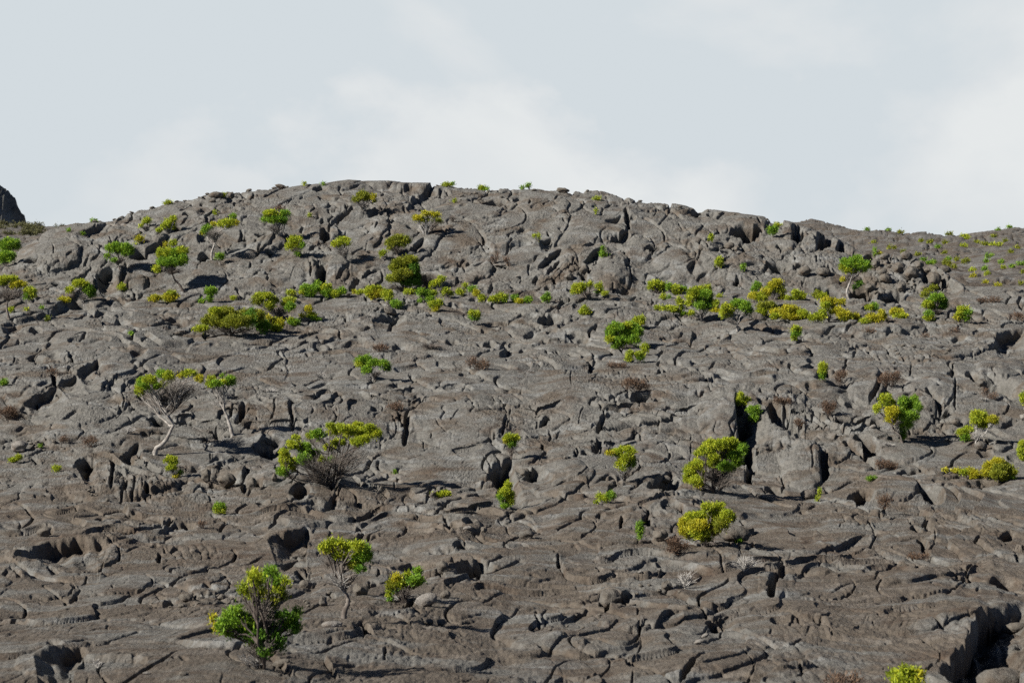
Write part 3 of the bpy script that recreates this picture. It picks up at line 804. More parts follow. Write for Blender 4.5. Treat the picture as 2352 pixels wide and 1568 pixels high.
crack([(150,668),(400,674),(700,664),(1000,672),(1300,664),(1700,668),(2000,676),(2200,664)], 2.6, 1.6)
for P_, w_ in RIMS: crack(P_, w_, 1.5)
for l in rows(PITS_AND_SHADOWS):  # carved hollows; some are added in place of a cast tree shadow
    a = l.split(' '); c, r = int(a[0][0]), int(a[0][1])
    for q in a[1:]:
        x, y, rx, ry = map(float, q.split(','))
        if max(rx, ry) < 31 and rng.random() < .5: continue
        cx, cy = pt(c, r, x, y); pit(cx, cy, rx*.25, ry*.25)
# cliff faces in full sun (no undercut): the crown of the dome and the block wall
ledge([pt(1,0,730,165), pt(1,0,1000,145), pt(1,0,1400,155), pt(1,0,1900,165)], 14, under=0, rec=6)
ledge([pt(0,1,1830,1200), pt(0,1,2050,1200), pt(0,1,2220,1240), pt(0,1,2420,1270)], 20, under=0, rec=3)
ledge([pt(1,2,1190,580), pt(1,2,1450,500), pt(1,2,1700,490)], 14, under=0, rec=4)
# the standing fin of rock and the deep shade to its right
ledge([pt(2,1,2085,1000), pt(2,1,2055,800), pt(2,1,2030,640), pt(2,1,2095,575)], 42, under=.6, rec=2.2, lip=.35)
# flow lobes: tongues with a smooth back and a steep front
def lobe(cx, cy, rx, ry, h, ang):
    m = rx*1.3
    sl = win(cx-m, cx+m, cy-m, cy+m)
    X, Y = PX[sl].astype(float), PY[sl].astype(float)
    if X.size == 0: return
    a = math.radians(ang); x = X-cx; y = Y-cy
    x = x + rx*.16*perlin(X/(rx*.5), Y/(rx*.3), 81); y = y + ry*.25*perlin(X/(rx*.6), Y/(rx*.35), 82)
    u = (x*math.cos(a)+y*math.sin(a))/rx; v = (-x*math.sin(a)+y*math.cos(a))/ry
    d = np.sqrt(u*u+v*v)
    front = sstep(-.9, .5, v+.25*u)
    prof = np.clip(1-d**3.2, 0, 1)**.6
    H[sl] += (h*prof*front).astype(f32)
    # undercut just below the front
    U[sl] += (h*.75*(sstep(.93, 1.0, d)*(1-sstep(1.02, 1.28, d)))*front*(v > 0)).astype(f32)
    H[sl] -= (h*.35*(sstep(.96, 1.02, d)*(1-sstep(1.05, 1.5, d)))*front*(v > -.3)).astype(f32)
for k in range(60):
    y = 672 + 900*rng.random()**.85; x = rng.uniform(-390, 2740); q = .55+.75*(y-672)/900
    rx = rng.uniform(30, 150)*q; ry = rx*rng.uniform(.10, .2); lobe(x, y, rx, ry, ry*rng.uniform(.3, .6), rng.normal(-4, 8))
for k in range(20):
    x = rng.uniform(120, 2150); y = rng.uniform(max(470, float(SKY1(x))+30), 655)
    rx = rng.uniform(14, 60); ry = rx*rng.uniform(.35, .75); lobe(x, y, rx, ry, ry*rng.uniform(.15, .4), rng.normal(-20 if x < 1500 else 20, 25))
# chance ledges: short dark lips all over the slope
for k in range(250):
    x = rng.uniform(-380, 2740); y = rng.uniform(690, 1575)
    Ln = rng.uniform(10, 75)*(.7+.5*(y-690)/880); a = math.radians(rng.normal(-6, 11)); D = 1.4+4.6*rng.random()**2
    b = rng.uniform(-.35, .15)*Ln
    ledge([(x-Ln/2*math.cos(a), y-Ln/2*math.sin(a)), (x, y+b*.35), (x+Ln/2*math.cos(a), y+Ln/2*math.sin(a))], D, rough=.7)
for k in range(70):
    x = rng.uniform(100, 2180); y = rng.uniform(max(460, float(SKY1(x))+16), 660)
    Ln = rng.uniform(10, 40); a = math.radians(rng.normal(-28 if x < 1500 else 25, 24)); D = rng.uniform(1.5, 4.5)
    ledge([(x-Ln/2*math.cos(a), y-Ln/2*math.sin(a)), (x, y-rng.uniform(-2,5)), (x+Ln/2*math.cos(a), y+Ln/2*math.sin(a))], D, rough=.7)
for l in rows(CLINK)[0].split('|'):
    h, a = l.split(' '); c, r = int(h[0]), int(h[1]); x, y, rx, ry, amp = map(float, a.split(','))
    cx, cy = pt(c, r, x, y); clinker(cx, cy, rx*.25, ry*.25, amp*.25)
# lumps and grain
H += (.03*fbm(GX/3.2, GV/2.2, 2, 130)*M2P).astype(f32)
rough = (.22+1.0*sstep(-.25, .45, fbm(GX/3.5, GV/2.2, 3, 9))).astype(f32)
wxs = .05*perlin(GX/.3, GV/.2, 181); wvs = .04*perlin(GX/.3, GV/.2, 182)
def billow(w, seed):                                   # swollen grains parted by sharp creases
    return np.abs(perlin((GX+wxs)/w, (GV+wvs)/(w*.75), seed))
sc_ = np.maximum(BD/72, .75).astype(f32)               # far rock is seen coarser
H += ((.012*billow(.62, 150) + .012*billow(.27, 160) + .014*billow(.13, 170))*rough*(1-.5*SMOOTH)*M2P*sc_).astype(f32)
fg = (1-sstep(40, 66, BD)).astype(f32)
H += ((.022*billow(.17, 171)*rough + .012*billow(.08, 172) + .05*fbm(GX/.9, GV/.4, 2, 173)*rough)*M2P*fg).astype(f32)
grit = rng.normal(0, 1, PX.shape).astype(f32); grit = (grit + .5*np.roll(grit, 1, 1) + .35*np.roll(grit, 1, 0))
H += grit*(.13+.20*rough)*np.clip(BD/60, .8, 1.2).astype(f32)
H += (.007*perlin(GX/.06, GV/.05, 175)*M2P*rough).astype(f32)
# hairline cracks, broken, of even apparent width
for (w, sd, dep, lo) in ((3.4, 706, .24, -.2), (2.2, 713, .18, -.05), (1.2, 720, .06, .18), (.6, 740, .035, .26)):
    n = fbm((GX+wx*.25)/w, (GV+wv*.25)/(w*.6), 2, sd)
    g = np.maximum(np.hypot(np.gradient(n, axis=0), np.gradient(n, axis=1)), 1e-5)
    m = sstep(lo, lo+.2, fbm(GX/2.5, GV/1.6, 2, sd+5))*(1-.6*SMOOTH)
    H -= (dep*np.exp(-(np.abs(n)/g/1.7)**2)*m*M2P*(.6+.4*near)).astype(f32)
# rough crest line, calm edges next to the far slope
H *= np.where(PX > 2215, sstep(650, 690, PYC), 1).astype(f32)
H = np.where((PX < -410) | (PX > 2770) | (PY > 1620), H*.35, H).astype(f32); U = np.where((PX < -410) | (PX > 2770) | (PY > 1620), 0, U)
# keep the crest within the drawn skyline
cap = np.maximum(PYC - SKYA[None,:], 0)*.7 + 4.5
over = H > cap; H = np.where(over, cap+(H-cap)*.15, H).astype(f32)
Hb = H*BD/F
over_n = np.maximum(SKYA[None,:]-PY, 0)               # beyond the crest
YY = BD + U*BD/F + over_n*.09
ZZ = -(PYC-CY)/F*BD + Hb - over_n*.035 - .0005*over_n**2
XX = (PX-CX)/F*BD*(1+over_n*.0005)
V = np.stack([XX, YY, ZZ+CAMZ], -1).reshape(-1, 3)
def grid_faces(nr, nc):
    i = np.arange(nr-1)[:,None]*nc + np.arange(nc-1)[None,:]
    return np.stack([i+nc, i+nc+1, i+1, i], -1).reshape(-1, 4)
terrain = mesh_obj('terrain', V, grid_faces(*PX.shape), M_rock, smooth=True)
tag(terrain, 'grey-brown cracked lava field rising to a broad dome', kind='structure')
SC1 = (CY - ZZ/YY*F)                                    # where each vertex shows, for planting
del V

# ---- the farther slope behind the dome
PXB = axis(-200, 2560, 3.0, (-9000, 11000), 500); PYB = np.concatenate([np.arange(500, 668, 1.3), np.arange(668, 700, 4)])
QX, QY = np.meshgrid(PXB, PYB); sk2 = SKY2(PXB)
QYC = np.maximum(QY, sk2[None,:])
_d2 = np.array([(500,330),(520,300),(540,262),(560,216),(600,160),(640,127),(668,110.5),(700,107)], float)
D2 = np.interp(QYC, _d2[:,0], _d2[:,1])
t2 = np.clip(1-(QYC-sk2[None,:])/28, 0, 1); D2 = D2 + 22*t2**2.5
gx2 = (QX-CX)/F*D2; gv2 = QYC*D2/F*2.2
H2 = (.55*fbm(gx2/9, gv2/6, 4, 300) + .16*fbm(gx2/1.4, gv2/.8, 3, 310))*F/D2
f1, f2, idv = worley((gx2+fbm(gx2/2, gv2/2, 2, 1))/3.2, (gv2+fbm(gx2/2, gv2/2, 2, 2))/1.8, 320)
H2 += (-.22*(1-sstep(0, .09, f2-f1)) + .18*(idv-.5))*F/D2*sstep(-.1, .3, fbm(gx2/12, gv2/8, 2, 330))
pk = fbm(gx2/3.0, gv2/1.1, 3, 350); H2 += (-.5*np.exp(-((pk-.35)/.06)**2)*sstep(-.1,.3,fbm(gx2/9, gv2/6, 2, 360)) + .10*np.abs(perlin(gx2/.8, gv2/.5, 370)))*F/D2
H2 += (1.0*np.abs(fbm(gx2/2.2, gv2/1.6, 3, 340))*F/D2)*np.clip(1-(QYC-sk2[None,:])/26, 0, 1)*sstep(1950, 2100, QX)
H2 = np.minimum(H2, (QYC-sk2[None,:])*.6+2.2)*np.clip((668-QYC)/14, 0, 1)
ov2 = np.maximum(sk2[None,:]-QY, 0)
Y2 = D2+ov2*6.0; Z2 = -(QYC-CY)/F*D2 + H2*D2/F - ov2*.10 - (QY > 668)*(QY-668)*.03
X2 = (QX-CX)/F*Y2
fs = mesh_obj('far_slope', np.stack([X2, Y2, Z2+CAMZ], -1).reshape(-1,3), grid_faces(*QX.shape), M_rock_far, smooth=True)
tag(fs, 'grey lava slope rising behind the dome', kind='structure')
SC2 = CY - Z2/Y2*F

def ground(px, py):
    j = int(np.clip(np.searchsorted(PXA, px), 1, len(PXA)-1))
    col = SC1[:, j]; mn = float(col.min())
    if py < mn-4 and (px > 1800 or px < 90):
        j2 = int(np.clip(np.searchsorted(PXB, px), 1, len(PXB)-1)); c2 = SC2[:, j2]
        ok = np.nonzero(c2 <= py)[0]
        i = int(ok.max()) if len(ok) else int(np.argmin(c2))
        return np.array([(px-CX)/F*Y2[i,j2], Y2[i,j2], Z2[i,j2]+CAMZ])
    ok = np.nonzero(col <= py)[0]
    i = int(ok.max()) if len(ok) else int(np.argmin(col))
    return np.array([XX[i,j], YY[i,j], ZZ[i,j]+CAMZ])
# ------------------------------------------------------------------ plants
# image crop | foot | kind | wood | clumps (colour x,y,rx,ry; capitals = bare twigs) | trunk line or - | label
PLANTS = '''
00|25,850|s|k|g 90,690,85,55;g 60,720,40,35|-|round bright green shrub at the left edge below the dark peak
00|60,885|s|k|g 60,800,75,48;g 20,820,40,40|-|low bright green shrub at the left edge under the round green one
00|80,1370|t|k|y 60,1005,90,25;o 165,1060,68,32;y 20,1040,40,25;K 90,1150,130,90;K 170,1150,60,70|80,1370 60,1280 70,1200|sparse twiggy tree with a yellow-orange top at the left edge
00|265,1215|s|k|y 270,1110,50,35;g 255,1160,42,38;y 305,1140,28,30|-|dense yellow-green shrub just right of the twiggy left edge tree
00|770,1245|t|p|y 735,1055,62,33;y 650,1110,35,24;g 810,1110,50,45;d 840,1150,35,35;y 800,1055,20,15;P 770,1180,55,50|770,1245 768,1200|small pale stemmed tree on a dark block below the left dome
00|585,1215|u|k|o 585,1192,46,22|-|golden tuft on the flat lava left of the pale stemmed tree
00|1115,1112|u|k|y 1115,1078,32,32|-|single yellow-green tuft at the dome foot below the leaning shrub
00|1100,925|t|k|g 1080,725,70,45;g 1170,745,50,60;g 1000,720,30,28;g 980,792,28,18;g 1055,830,25,18;K 1090,830,60,45|1100,925 1085,880|green shrub leaning over the dark hollow on the left dome
00|1682,1115|t|m|y 1530,775,70,50;g 1600,790,80,60;y 1660,755,50,42;g 1580,850,90,40;g 1680,830,40,50;y 1445,918,32,30;y 1455,770,28,45;g 1480,850,45,40;K 1580,930,100,60|1682,1115 1650,1060 1600,1010 1580,960|tree with a bent dark trunk and full round crown on left dome
00|1555,585|s|p|y 1540,500,52,52;y 1590,455,30,28;y 1500,520,25,20;P 1550,550,40,30|-|upright yellow-green shrub near the top of the left dome
00|1345,560|s|p|y 1345,468,36,26;y 1292,513,18,14;P 1340,520,40,30|-|thin yellow shrub with bare stems high on the left dome
00|1460,600|u|k|y 1455,555,22,22|-|small yellow tuft left of the upright shrub high on left dome
00|1270,680|s|p|o 1275,638,38,24;y 1248,690,12,14|-|golden shrub above the big dark hollow on the left dome
00|1590,725|u|p|y 1588,675,38,26;o 1522,688,18,15|-|yellow tuft just behind the crown of the bent trunk tree
00|1938,825|t|p|g 1895,552,45,38;o 1955,500,28,18;o 1860,575,20,15;y 2075,500,55,33;g 2140,440,25,35;y 2030,500,35,26;o 2172,492,18,22;y 2110,490,50,25;P 1980,580,90,50|1938,825 1940,760 1965,690|pale forked tree with two leafy arms on the upper left dome
00|2015,870|u|p|g 2010,793,38,24;P 2000,830,22,22|-|little green shrub right below the pale forked tree
00|1545,318|u|k|y 1540,302,36,15|-|low yellow shrub on the left skyline beside a pale boulder
00|862,480|u|k|g 860,466,26,13|-|small green tuft on the long left skyline slope
00|2040,250|u|k|y 2040,235,28,15|-|yellow tuft among the skyline boulders at left
00|1975,412|u|k|y 1975,395,18,20|-|lone small yellow tuft below the left skyline boulders
00|630,568|u|k|g 630,554,18,13|-|tiny green tuft near the far left end of the dome edge
00|757,602|u|k|g 757,588,18,13|-|tiny green tuft in the slanting ledge at the left dome edge
00|1940,1215|s|k|g 1935,1110,55,32;g 1922,1180,26,30;g 1925,1140,20,25|-|tall narrow green shrub at the dome foot right of the bent trunk tree
00|1850,1225|u|k|g 1850,1207,32,18|-|low green tuft left of the tall narrow green shrub
00|2140,1198|u|k|y 2140,1180,30,17|-|low yellow-green tuft beside a dark slit at the dome foot
00|1415,1210|s|k|o 1415,1180,52,30;y 1430,1165,20,20|-|golden bush, left one of two side by side below bent trunk tree
00|1570,1210|s|k|o 1570,1170,66,38;y 1575,1140,40,30;y 1525,1170,25,28|-|golden bush, right one of two side by side below bent trunk tree
00|387,1275|u|k|g 387,1264,25,10|-|flat green tuft on bare lava near the left edge
00|240,1295|u|k|y 240,1286,24,8|-|flat yellow tuft beside the twiggy left edge tree
00|440,1388|u|k|y 440,1365,18,22|-|tiny yellow tuft on dark hummocky lava at the left
00|1195,1518|u|k|g 1195,1500,18,18|-|tiny dark green tuft on open lava below the left dome
00|100,1308|u|k|y 98,1283,26,22|-|small yellow tuft tucked between the trunks at the left edge
00|2140,1520|s|m|l 2040,1320,120,55;l 1945,1385,85,50;y 1850,1455,60,28;l 2060,1390,120,55;l 2250,1330,90,50;l 2200,1400,110,60;d 2320,1360,70,70;l 2380,1340,60,50;d 2400,1430,60,60;y 1990,1290,50,25;K 2150,1465,200,40|-|wide dark olive bush sprawling on open lava below the left dome
10|205,1378|t|k|y 75,1160,75,32;y 130,1235,45,40;l 20,1200,50,40;y 295,1215,55,45;g 320,1260,40,40;l 160,1195,40,30;K 190,1290,110,70|-|twiggy yellow crowned shrub just behind the wide olive bush
10|195,1480|s|m|l 160,1400,50,45;o 215,1405,42,38;y 180,1450,60,28;o 120,1360,22,25|-|orange tinged bush at the right end of the wide olive bush
10|225,605|s|p|y 135,405,62,34;g 190,455,75,36;g 268,402,45,26;d 260,470,32,35;g 80,455,32,22;P 170,530,80,50|-|domed green shrub on the dome with a long shadow beside it
10|385,795|s|k|y 350,645,42,35;y 320,695,48,35;y 405,645,18,28;g 430,690,24,30;y 385,690,35,40;g 385,768,22,18;K 370,740,55,45|-|feathery yellow shrub at the head of a rounded lava lobe
10|825,832|s|p|y 800,645,52,26;y 740,680,45,28;y 830,675,28,24;P 790,740,65,60|-|fan of bare stems with a thin yellow cap left of the dome's middle
10|980,372|t|p|l 985,235,50,30;l 930,275,42,26;l 1030,265,40,30;o 1085,255,26,22;l 1075,290,25,14;P 985,320,65,35|-|olive capped shrub standing below the dome's crown cliff
10|1560,598|s|w|o 1490,445,48,26;o 1555,405,34,20;l 1550,455,34,22;o 1640,415,48,20;l 1660,468,40,26;W 1540,520,70,45;K 1650,500,35,30|-|pale stemmed shrub with broken golden tufts on the upper dome
10|1290,790|s|k|l 1310,630,55,28;l 1255,675,60,38;l 1360,655,52,36;y 1310,690,50,30;l 1240,720,40,22;K 1300,730,70,40|-|dense olive shrub beside a diagonal crack in mid dome
10|1168,835|s|p|y 1160,768,30,28;P 1165,810,22,22|-|small yellow shrub left of the dense olive shrub
10|1365,1120|t|m|l 1330,860,70,45;l 1420,835,55,40;l 1280,900,48,42;l 1390,910,85,45;d 1455,895,40,40;l 1340,960,80,45;d 1440,975,60,55;l 1270,1005,60,32;d 1410,1035,80,38;y 1240,990,30,22;K 1320,1080,100,35|-|tallest dark olive shrub at the dome foot casting a black shadow
10|1690,1135|s|p|y 1700,1005,35,26;y 1655,1040,45,28;y 1605,1060,22,20;P 1680,1090,30,30|-|slim yellow-green shrub right of the tallest dark olive one
10|490,1172|s|k|g 455,1090,52,32;g 525,1105,55,42;g 565,1065,28,38;y 430,1125,30,28;d 500,1145,45,20|-|green bush, first and leftmost in the row under the dark cleft
10|648,1185|s|k|y 640,1095,48,36;g 660,1130,45,38;y 610,1130,26,34|-|round yellow-green bush, second in the row under the dark cleft
10|765,1168|s|k|g 790,1112,38,32;y 730,1130,45,26;y 715,1155,24,18|-|two-toned bush, third in the row under the dark cleft
10|320,1155|u|k|y 320,1133,45,20|-|low yellow tuft at the dome foot above the twiggy shrub
10|900,1135|u|k|o 902,1120,24,13|-|small golden tuft between two dark rock clefts
10|955,1148|u|k|y 955,1124,32,22|-|small round yellow tuft right of the golden one by the clefts
10|1085,1195|s|k|y 1060,1095,52,30;o 1110,1130,62,36;y 1030,1125,35,28;y 1130,1085,30,22;o 1090,1160,48,25|-|yellow and rust bush at the foot of the tallest olive shrub
10|1212,1262|s|p|y 1205,1140,46,30;y 1220,1175,36,26;y 1180,1165,28,24;P 1212,1220,22,25|-|yellow-green shrub in front of the yellow and rust bush
10|1285,1275|u|k|g 1285,1235,46,32;g 1255,1220,20,16|-|dark green tuft leaning on a tilted dark slab
10|1410,1145|u|k|y 1410,1120,42,24|-|yellow tuft under the right side of the tallest olive shrub
10|1560,1215|s|k|g 1510,1125,42,30;g 1565,1145,45,32;y 1625,1135,38,25;g 1600,1185,38,26;g 1508,1203,20,18;P 1530,1180,40,25|-|spreading bright green shrub on the ledge right of the tallest olive one
10|1650,1298|s|k|y 1630,1240,42,36;y 1680,1225,35,32;o 1640,1270,32,22|-|yellow shrub in front of the spreading bright green shrub
10|1750,1165|s|p|y 1740,1110,32,22;y 1785,1135,24,18;y 1715,1145,18,14;P 1755,1140,45,25|-|thin scraggly yellow shrub at the dome foot
10|1915,1090|u|k|y 1915,1067,22,20|-|tiny yellow tuft on the dome just above the foot shrubs
10|1878,1150|u|p|y 1875,1120,38,24|-|small sparse yellow shrub left of a dark hole
10|1985,1125|u|k|g 1980,1095,34,24|-|small green shrub above a dark hole at the dome foot
10|2020,1165|u|k|o 2020,1133,30,28|-|small orange shrub next to the green one above a dark hole
10|2070,1215|u|k|y 2070,1180,30,32|-|upright yellow tuft right of the little orange shrub
10|2220,1222|s|k|y 2180,1188,42,28;y 2250,1170,48,34;g 2275,1190,28,24;y 2220,1170,30,22|-|rounded yellow-green bush at the dome foot below its middle
10|2000,1425|s|p|y 1985,1320,32,24;y 2030,1325,30,26;g 1985,1355,32,24;g 2025,1360,26,22;P 2003,1390,30,25|-|neat vase shaped shrub on open lava in mid field
10|350,1438|u|k|g 350,1405,50,30;y 320,1385,22,22|-|low bright green bush on open lava right of the wide olive bush
10|480,1390|s|p|o 478,1285,38,34;y 505,1340,45,28;o 425,1340,24,15;g 520,1360,30,25;P 460,1370,50,16|-|gold topped shrub on open lava right of the wide olive bush
10|572,1382|u|k|g 572,1369,26,12|-|small flat green tuft right of the gold topped shrub
10|490,438|u|k|y 490,420,18,16|-|small yellow tuft high on the dome left of the long dark crack
10|445,145|u|k|y 443,128,18,14|-|tiny yellow sprig standing on the skyline left of the crown
10|617,145|u|k|g 617,128,8,16|-|tiny green sprig on the skyline just left of the crown
10|1765,128|u|k|y 1750,112,38,12;g 1795,106,24,14|-|broad tuft on the skyline right of the crown cliff
10|2085,150|u|k|y 2070,125,34,18;g 2105,135,28,14|-|rounded tuft on the skyline near the picture's middle
10|1820,300|u|k|y 1820,284,9,15|-|tiny yellow sprig below the right part of the crown cliff
10|215,375|h|m|b 215,352,52,20|-|reddish dry bush directly above the domed green shrub
10|1805,478|h|m|K 1800,435,42,42|-|dark leafless bush on the upper dome under the crown cliff
10|2200,860|h|m|b 2175,830,26,30;b 2212,800,16,32|-|rust brown spiky plant among pale stones on the dome
10|2310,880|h|m|b 2310,842,12,38;b 2292,820,8,20|-|ochre spiky plant right of the pale stones on the dome
20|100,182|u|k|g 100,162,18,18|-|small green shrub on the skyline, left of a close pair
20|155,172|u|k|g 160,140,14,22;g 136,140,6,12|-|taller green shrub on the skyline, right of a close pair
20|240,660|u|k|y 243,618,14,28;y 203,617,8,12|-|thin yellow sprigs on the right dome above a dark step
20|768,410|u|k|y 768,382,13,24|-|small upright yellow sprig near the top of the right dome
20|785,282|u|k|y 780,268,30,12|-|flat yellow tuft just under the right dome's skyline
20|832,798|u|k|g 835,770,30,26;g 832,720,12,36|-|bright green spiky plant in a dark crack of right dome
20|1828,662|u|k|y 1828,625,18,33|-|slim yellow tuft on the right dome above the dark cave's left
20|1900,905|u|k|y 1900,855,36,44|-|oval yellow-green shrub below the dark cave of the right dome
20|2118,940|u|k|g 2118,895,18,38|-|slim green tuft beside a pale dead stump at the right dome foot
20|690,1195|s|k|y 610,1090,60,32;y 580,1120,40,22;y 640,1070,40,25;y 715,1060,26,24;y 795,1075,28,28;g 800,1110,32,28;y 850,1138,30,14;K 700,1140,75,45|-|wide broken shrub with grey twigs at the right dome foot
20|25,1215|u|k|g 25,1180,34,30|-|small bright green shrub, left of three on the mid ledge
20|70,1225|u|k|o 72,1203,40,20|-|small golden tuft, middle of three on the mid ledge
20|150,1222|u|k|g 150,1195,38,26|-|small yellow-green tuft, right of three on the mid ledge
20|317,1220|s|k|g 317,1180,38,34;g 325,1145,20,20|-|bright green cone shaped shrub at the right dome foot
20|665,1333|u|k|y 665,1305,50,26;y 665,1275,32,22|-|small yellow-green bush on open lava right of the middle
20|1165,1432|s|k|y 1160,1400,48,28;y 1180,1365,32,26;y 1140,1375,26,26|-|yellow bush just behind the large round green bush
20|1020,1640|s|k|g 960,1450,70,45;g 1090,1455,70,50;g 910,1500,50,45;g 1030,1500,80,50;g 1140,1490,60,50;y 1060,1425,45,25;y 900,1555,40,30;g 1000,1560,70,45;g 1110,1560,60,45;g 960,1610,45,38;K 1040,1620,70,30|-|large round green bush in the middle of the field
20|1330,1140|s|k|y 1310,1050,55,30;y 1370,1070,38,36;y 1285,1080,34,20;K 1330,1110,50,25|-|yellow shrub with grey twigs left of the full field trees
20|1510,1140|s|k|y 1500,1090,38,36;y 1515,1115,40,26;g 1570,1095,36,28;g 1445,1075,36,26;K 1470,1105,50,25|-|ragged green shrub between a twiggy yellow one and a tall tree
20|1385,1188|u|k|y 1385,1162,22,26|-|upright yellow tuft under the twiggy yellow shrub
20|1435,1185|u|k|g 1437,1168,18,14|-|small green tuft beside an upright yellow one
20|1905,1168|u|k|y 1905,1155,28,12|-|flat yellow tuft right of the tall full tree
20|1338,1292|u|k|y 1338,1273,32,18|-|low yellow tuft on the lava left of a ragged row
20|1545,1350|s|p|y 1535,1215,26,42;y 1545,1275,28,35;y 1420,1275,42,22;y 1480,1280,38,22;g 1570,1322,32,18;y 1500,1295,40,15|-|upright yellow shrub with a low skirt left of the tall full tree
20|1745,1385|t|p|y 1660,1120,50,36;y 1720,1100,45,32;y 1795,1095,32,38;y 1650,1170,50,40;g 1765,1145,60,38;g 1730,1200,60,42;y 1630,1225,34,24;d 1805,1195,38,42;g 1720,1245,45,30;d 1790,1255,45,35;y 1642,1312,24,26;P 1740,1320,60,50|-|tall full tree of yellow and green clumps right of the middle
20|1862,1300|s|k|y 1868,1235,32,36;o 1870,1300,48,26|-|yellow shrub tucked against the right side of the tall full tree
20|2060,1490|t|p|g 2080,1240,62,36;y 2040,1265,42,34;g 2140,1270,45,42;d 2165,1310,42,42;y 1950,1275,32,30;y 1975,1330,58,36;y 1940,1310,30,28;P 2040,1390,75,55;P 1990,1400,40,40|2060,1490 2063,1430|spreading tree with many grey limbs and a long thin shadow
20|2235,1118|u|k|g 2250,1070,35,36;g 2215,1095,32,18|-|bright green tuft right of the slim green stump plant
20|2240,1222|s|k|o 2225,1155,48,34;o 2330,1130,42,38;y 2290,1170,50,35|-|olive gold bush behind the spreading tree's right side
20|2310,1335|s|k|l 2310,1250,52,36;y 2295,1300,48,32|-|olive bush close to the right of the spreading tree
30|60,1190|s|k|o 85,1035,42,28;o 45,1065,45,35;y 20,1090,40,30;l 110,1110,42,40;l 130,1165,30,28;P 55,1150,50,40|-|tall gold and olive shrub below the split rock blocks
30|290,1192|s|k|y 250,1130,30,32;y 300,1155,48,32;y 250,1170,34,22|-|yellow-green bush with two humps right of the gold and olive shrub
30|475,1190|s|k|l 450,1145,34,36;y 495,1155,40,26|-|olive bush below the tree among the blocks
30|175,1195|u|k|y 175,1175,24,20|-|small yellow tuft wedged right of the gold and olive shrub
30|190,1388|s|k|o 90,1325,58,38;o 175,1300,40,48;o 250,1310,52,50;y 320,1335,48,38;o 210,1350,80,30;y 60,1350,40,22|-|widest golden bush of the row on the right ledge
30|30,1300|s|k|l 30,1245,45,34;l 45,1280,30,25|-|olive bush at the left end of the golden row
30|545,1392|s|p|o 540,1205,42,34;o 600,1215,50,32;y 520,1245,42,30;o 580,1265,42,36;o 680,1208,32,24;y 555,1300,40,26;P 550,1345,40,45|-|tall golden shrub with pale stems in the golden row
30|445,1392|s|k|y 420,1355,45,28;y 480,1340,48,36;y 495,1300,26,24|-|yellow bush between the widest and the tall golden ones
30|700,1395|s|k|o 640,1290,45,32;o 690,1325,55,32;l 730,1355,50,32;o 800,1350,34,32;l 805,1380,28,22|-|golden bush trailing down to the right end of the golden row
30|965,1300|s|k|g 980,1245,28,24;y 930,1265,36,22;d 985,1275,25,20|-|small green shrub behind the second golden row
30|980,1402|s|k|o 960,1355,48,30;o 1040,1320,26,34;y 900,1385,44,18;o 1000,1370,55,26;o 1060,1350,30,24|-|golden bush with a pointed top, left part of second row
30|1185,1365|s|k|o 1165,1310,46,34;o 1220,1315,40,32;y 1200,1340,58,20;o 1255,1340,36,15|-|round golden bush at the right end of the second row
30|1555,1328|s|k|g 1545,1175,58,30;g 1520,1215,55,35;g 1600,1205,45,32;d 1610,1250,42,38;y 1450,1240,38,32;g 1540,1255,60,34;y 1480,1255,30,24;K 1540,1300,60,20|-|dense bright green shrub at the end of the dome's rubble
30|1475,1385|u|k|g 1475,1325,40,28;y 1475,1355,46,26|-|round green tuft just below the dense bright green shrub
30|1795,1408|s|k|y 1790,1285,48,26;g 1830,1315,36,30;y 1760,1325,36,28;o 1745,1360,35,24;g 1815,1360,42,26|-|green and yellow shrub alone on the pale right slope
30|1545,1178|s|p|l 1515,1085,38,22;l 1480,1115,44,26;l 1430,1145,30,24;P 1530,1125,60,40|-|grey stemmed olive shrub at the rubble's right end
30|742,1185|t|p|g 815,820,38,35;g 720,850,55,36;g 790,860,70,42;g 870,880,58,42;y 690,890,34,28;y 750,920,55,28;o 690,1003,24,14;d 835,1040,32,26;d 820,1075,28,16;g 860,915,45,24;K 770,1000,70,70|742,1185 720,1120 745,1050 770,980|leaning tree with a bright flat crown among the dark blocks
30|985,820|u|k|g 987,790,18,20;g 980,745,9,26;o 1026,774,22,13|-|small green spike on top of the rubble pile
30|45,620|s|k|g 45,558,42,38;y 92,503,32,14|-|small green tree between the split rock blocks
30|255,1565|s|k|y 255,1465,44,28;g 255,1505,40,32;y 240,1540,26,22|-|slender yellow shrub standing alone on the right lava sheet
01|28,412|u|k|g 22,385,22,24;g 52,375,20,28|-|bright green spiky tuft at the very left edge
01|1410,1042|t|p|y 1235,470,42,45;y 1280,420,52,45;g 1330,385,52,42;y 1300,360,40,26;g 1400,405,60,42;y 1410,350,55,36;g 1470,305,48,36;y 1520,375,50,45;y 1575,315,48,38;o 1650,320,24,20;y 1745,295,58,28;o 1810,345,38,32;o 1850,360,16,22;l 1450,420,42,26;K 1440,480,160,70;K 1650,420,170,110;P 1640,390,120,60|1410,1042 1430,985 1480,955 1530,900 1565,820 1590,770|wind bent tree with a pale curved trunk and flat crown
01|2135,862|t|p|y 1940,345,34,26;y 1930,395,45,26;g 1990,390,55,28;g 2035,316,18,16;g 2120,350,42,26;d 2110,385,42,24;y 2050,375,30,20;W 2010,470,80,60;W 2000,560,90,60|2135,862 2110,780 2085,700 2060,640|pale stemmed tree beside and behind the wind bent tree
01|372,985|u|k|g 370,967,13,17|-|tiny green tuft beside the pale block at the left
01|140,1112|u|k|y 120,1092,40,18;y 170,1070,28,28|-|yellow tuft in front of the pale block at the left
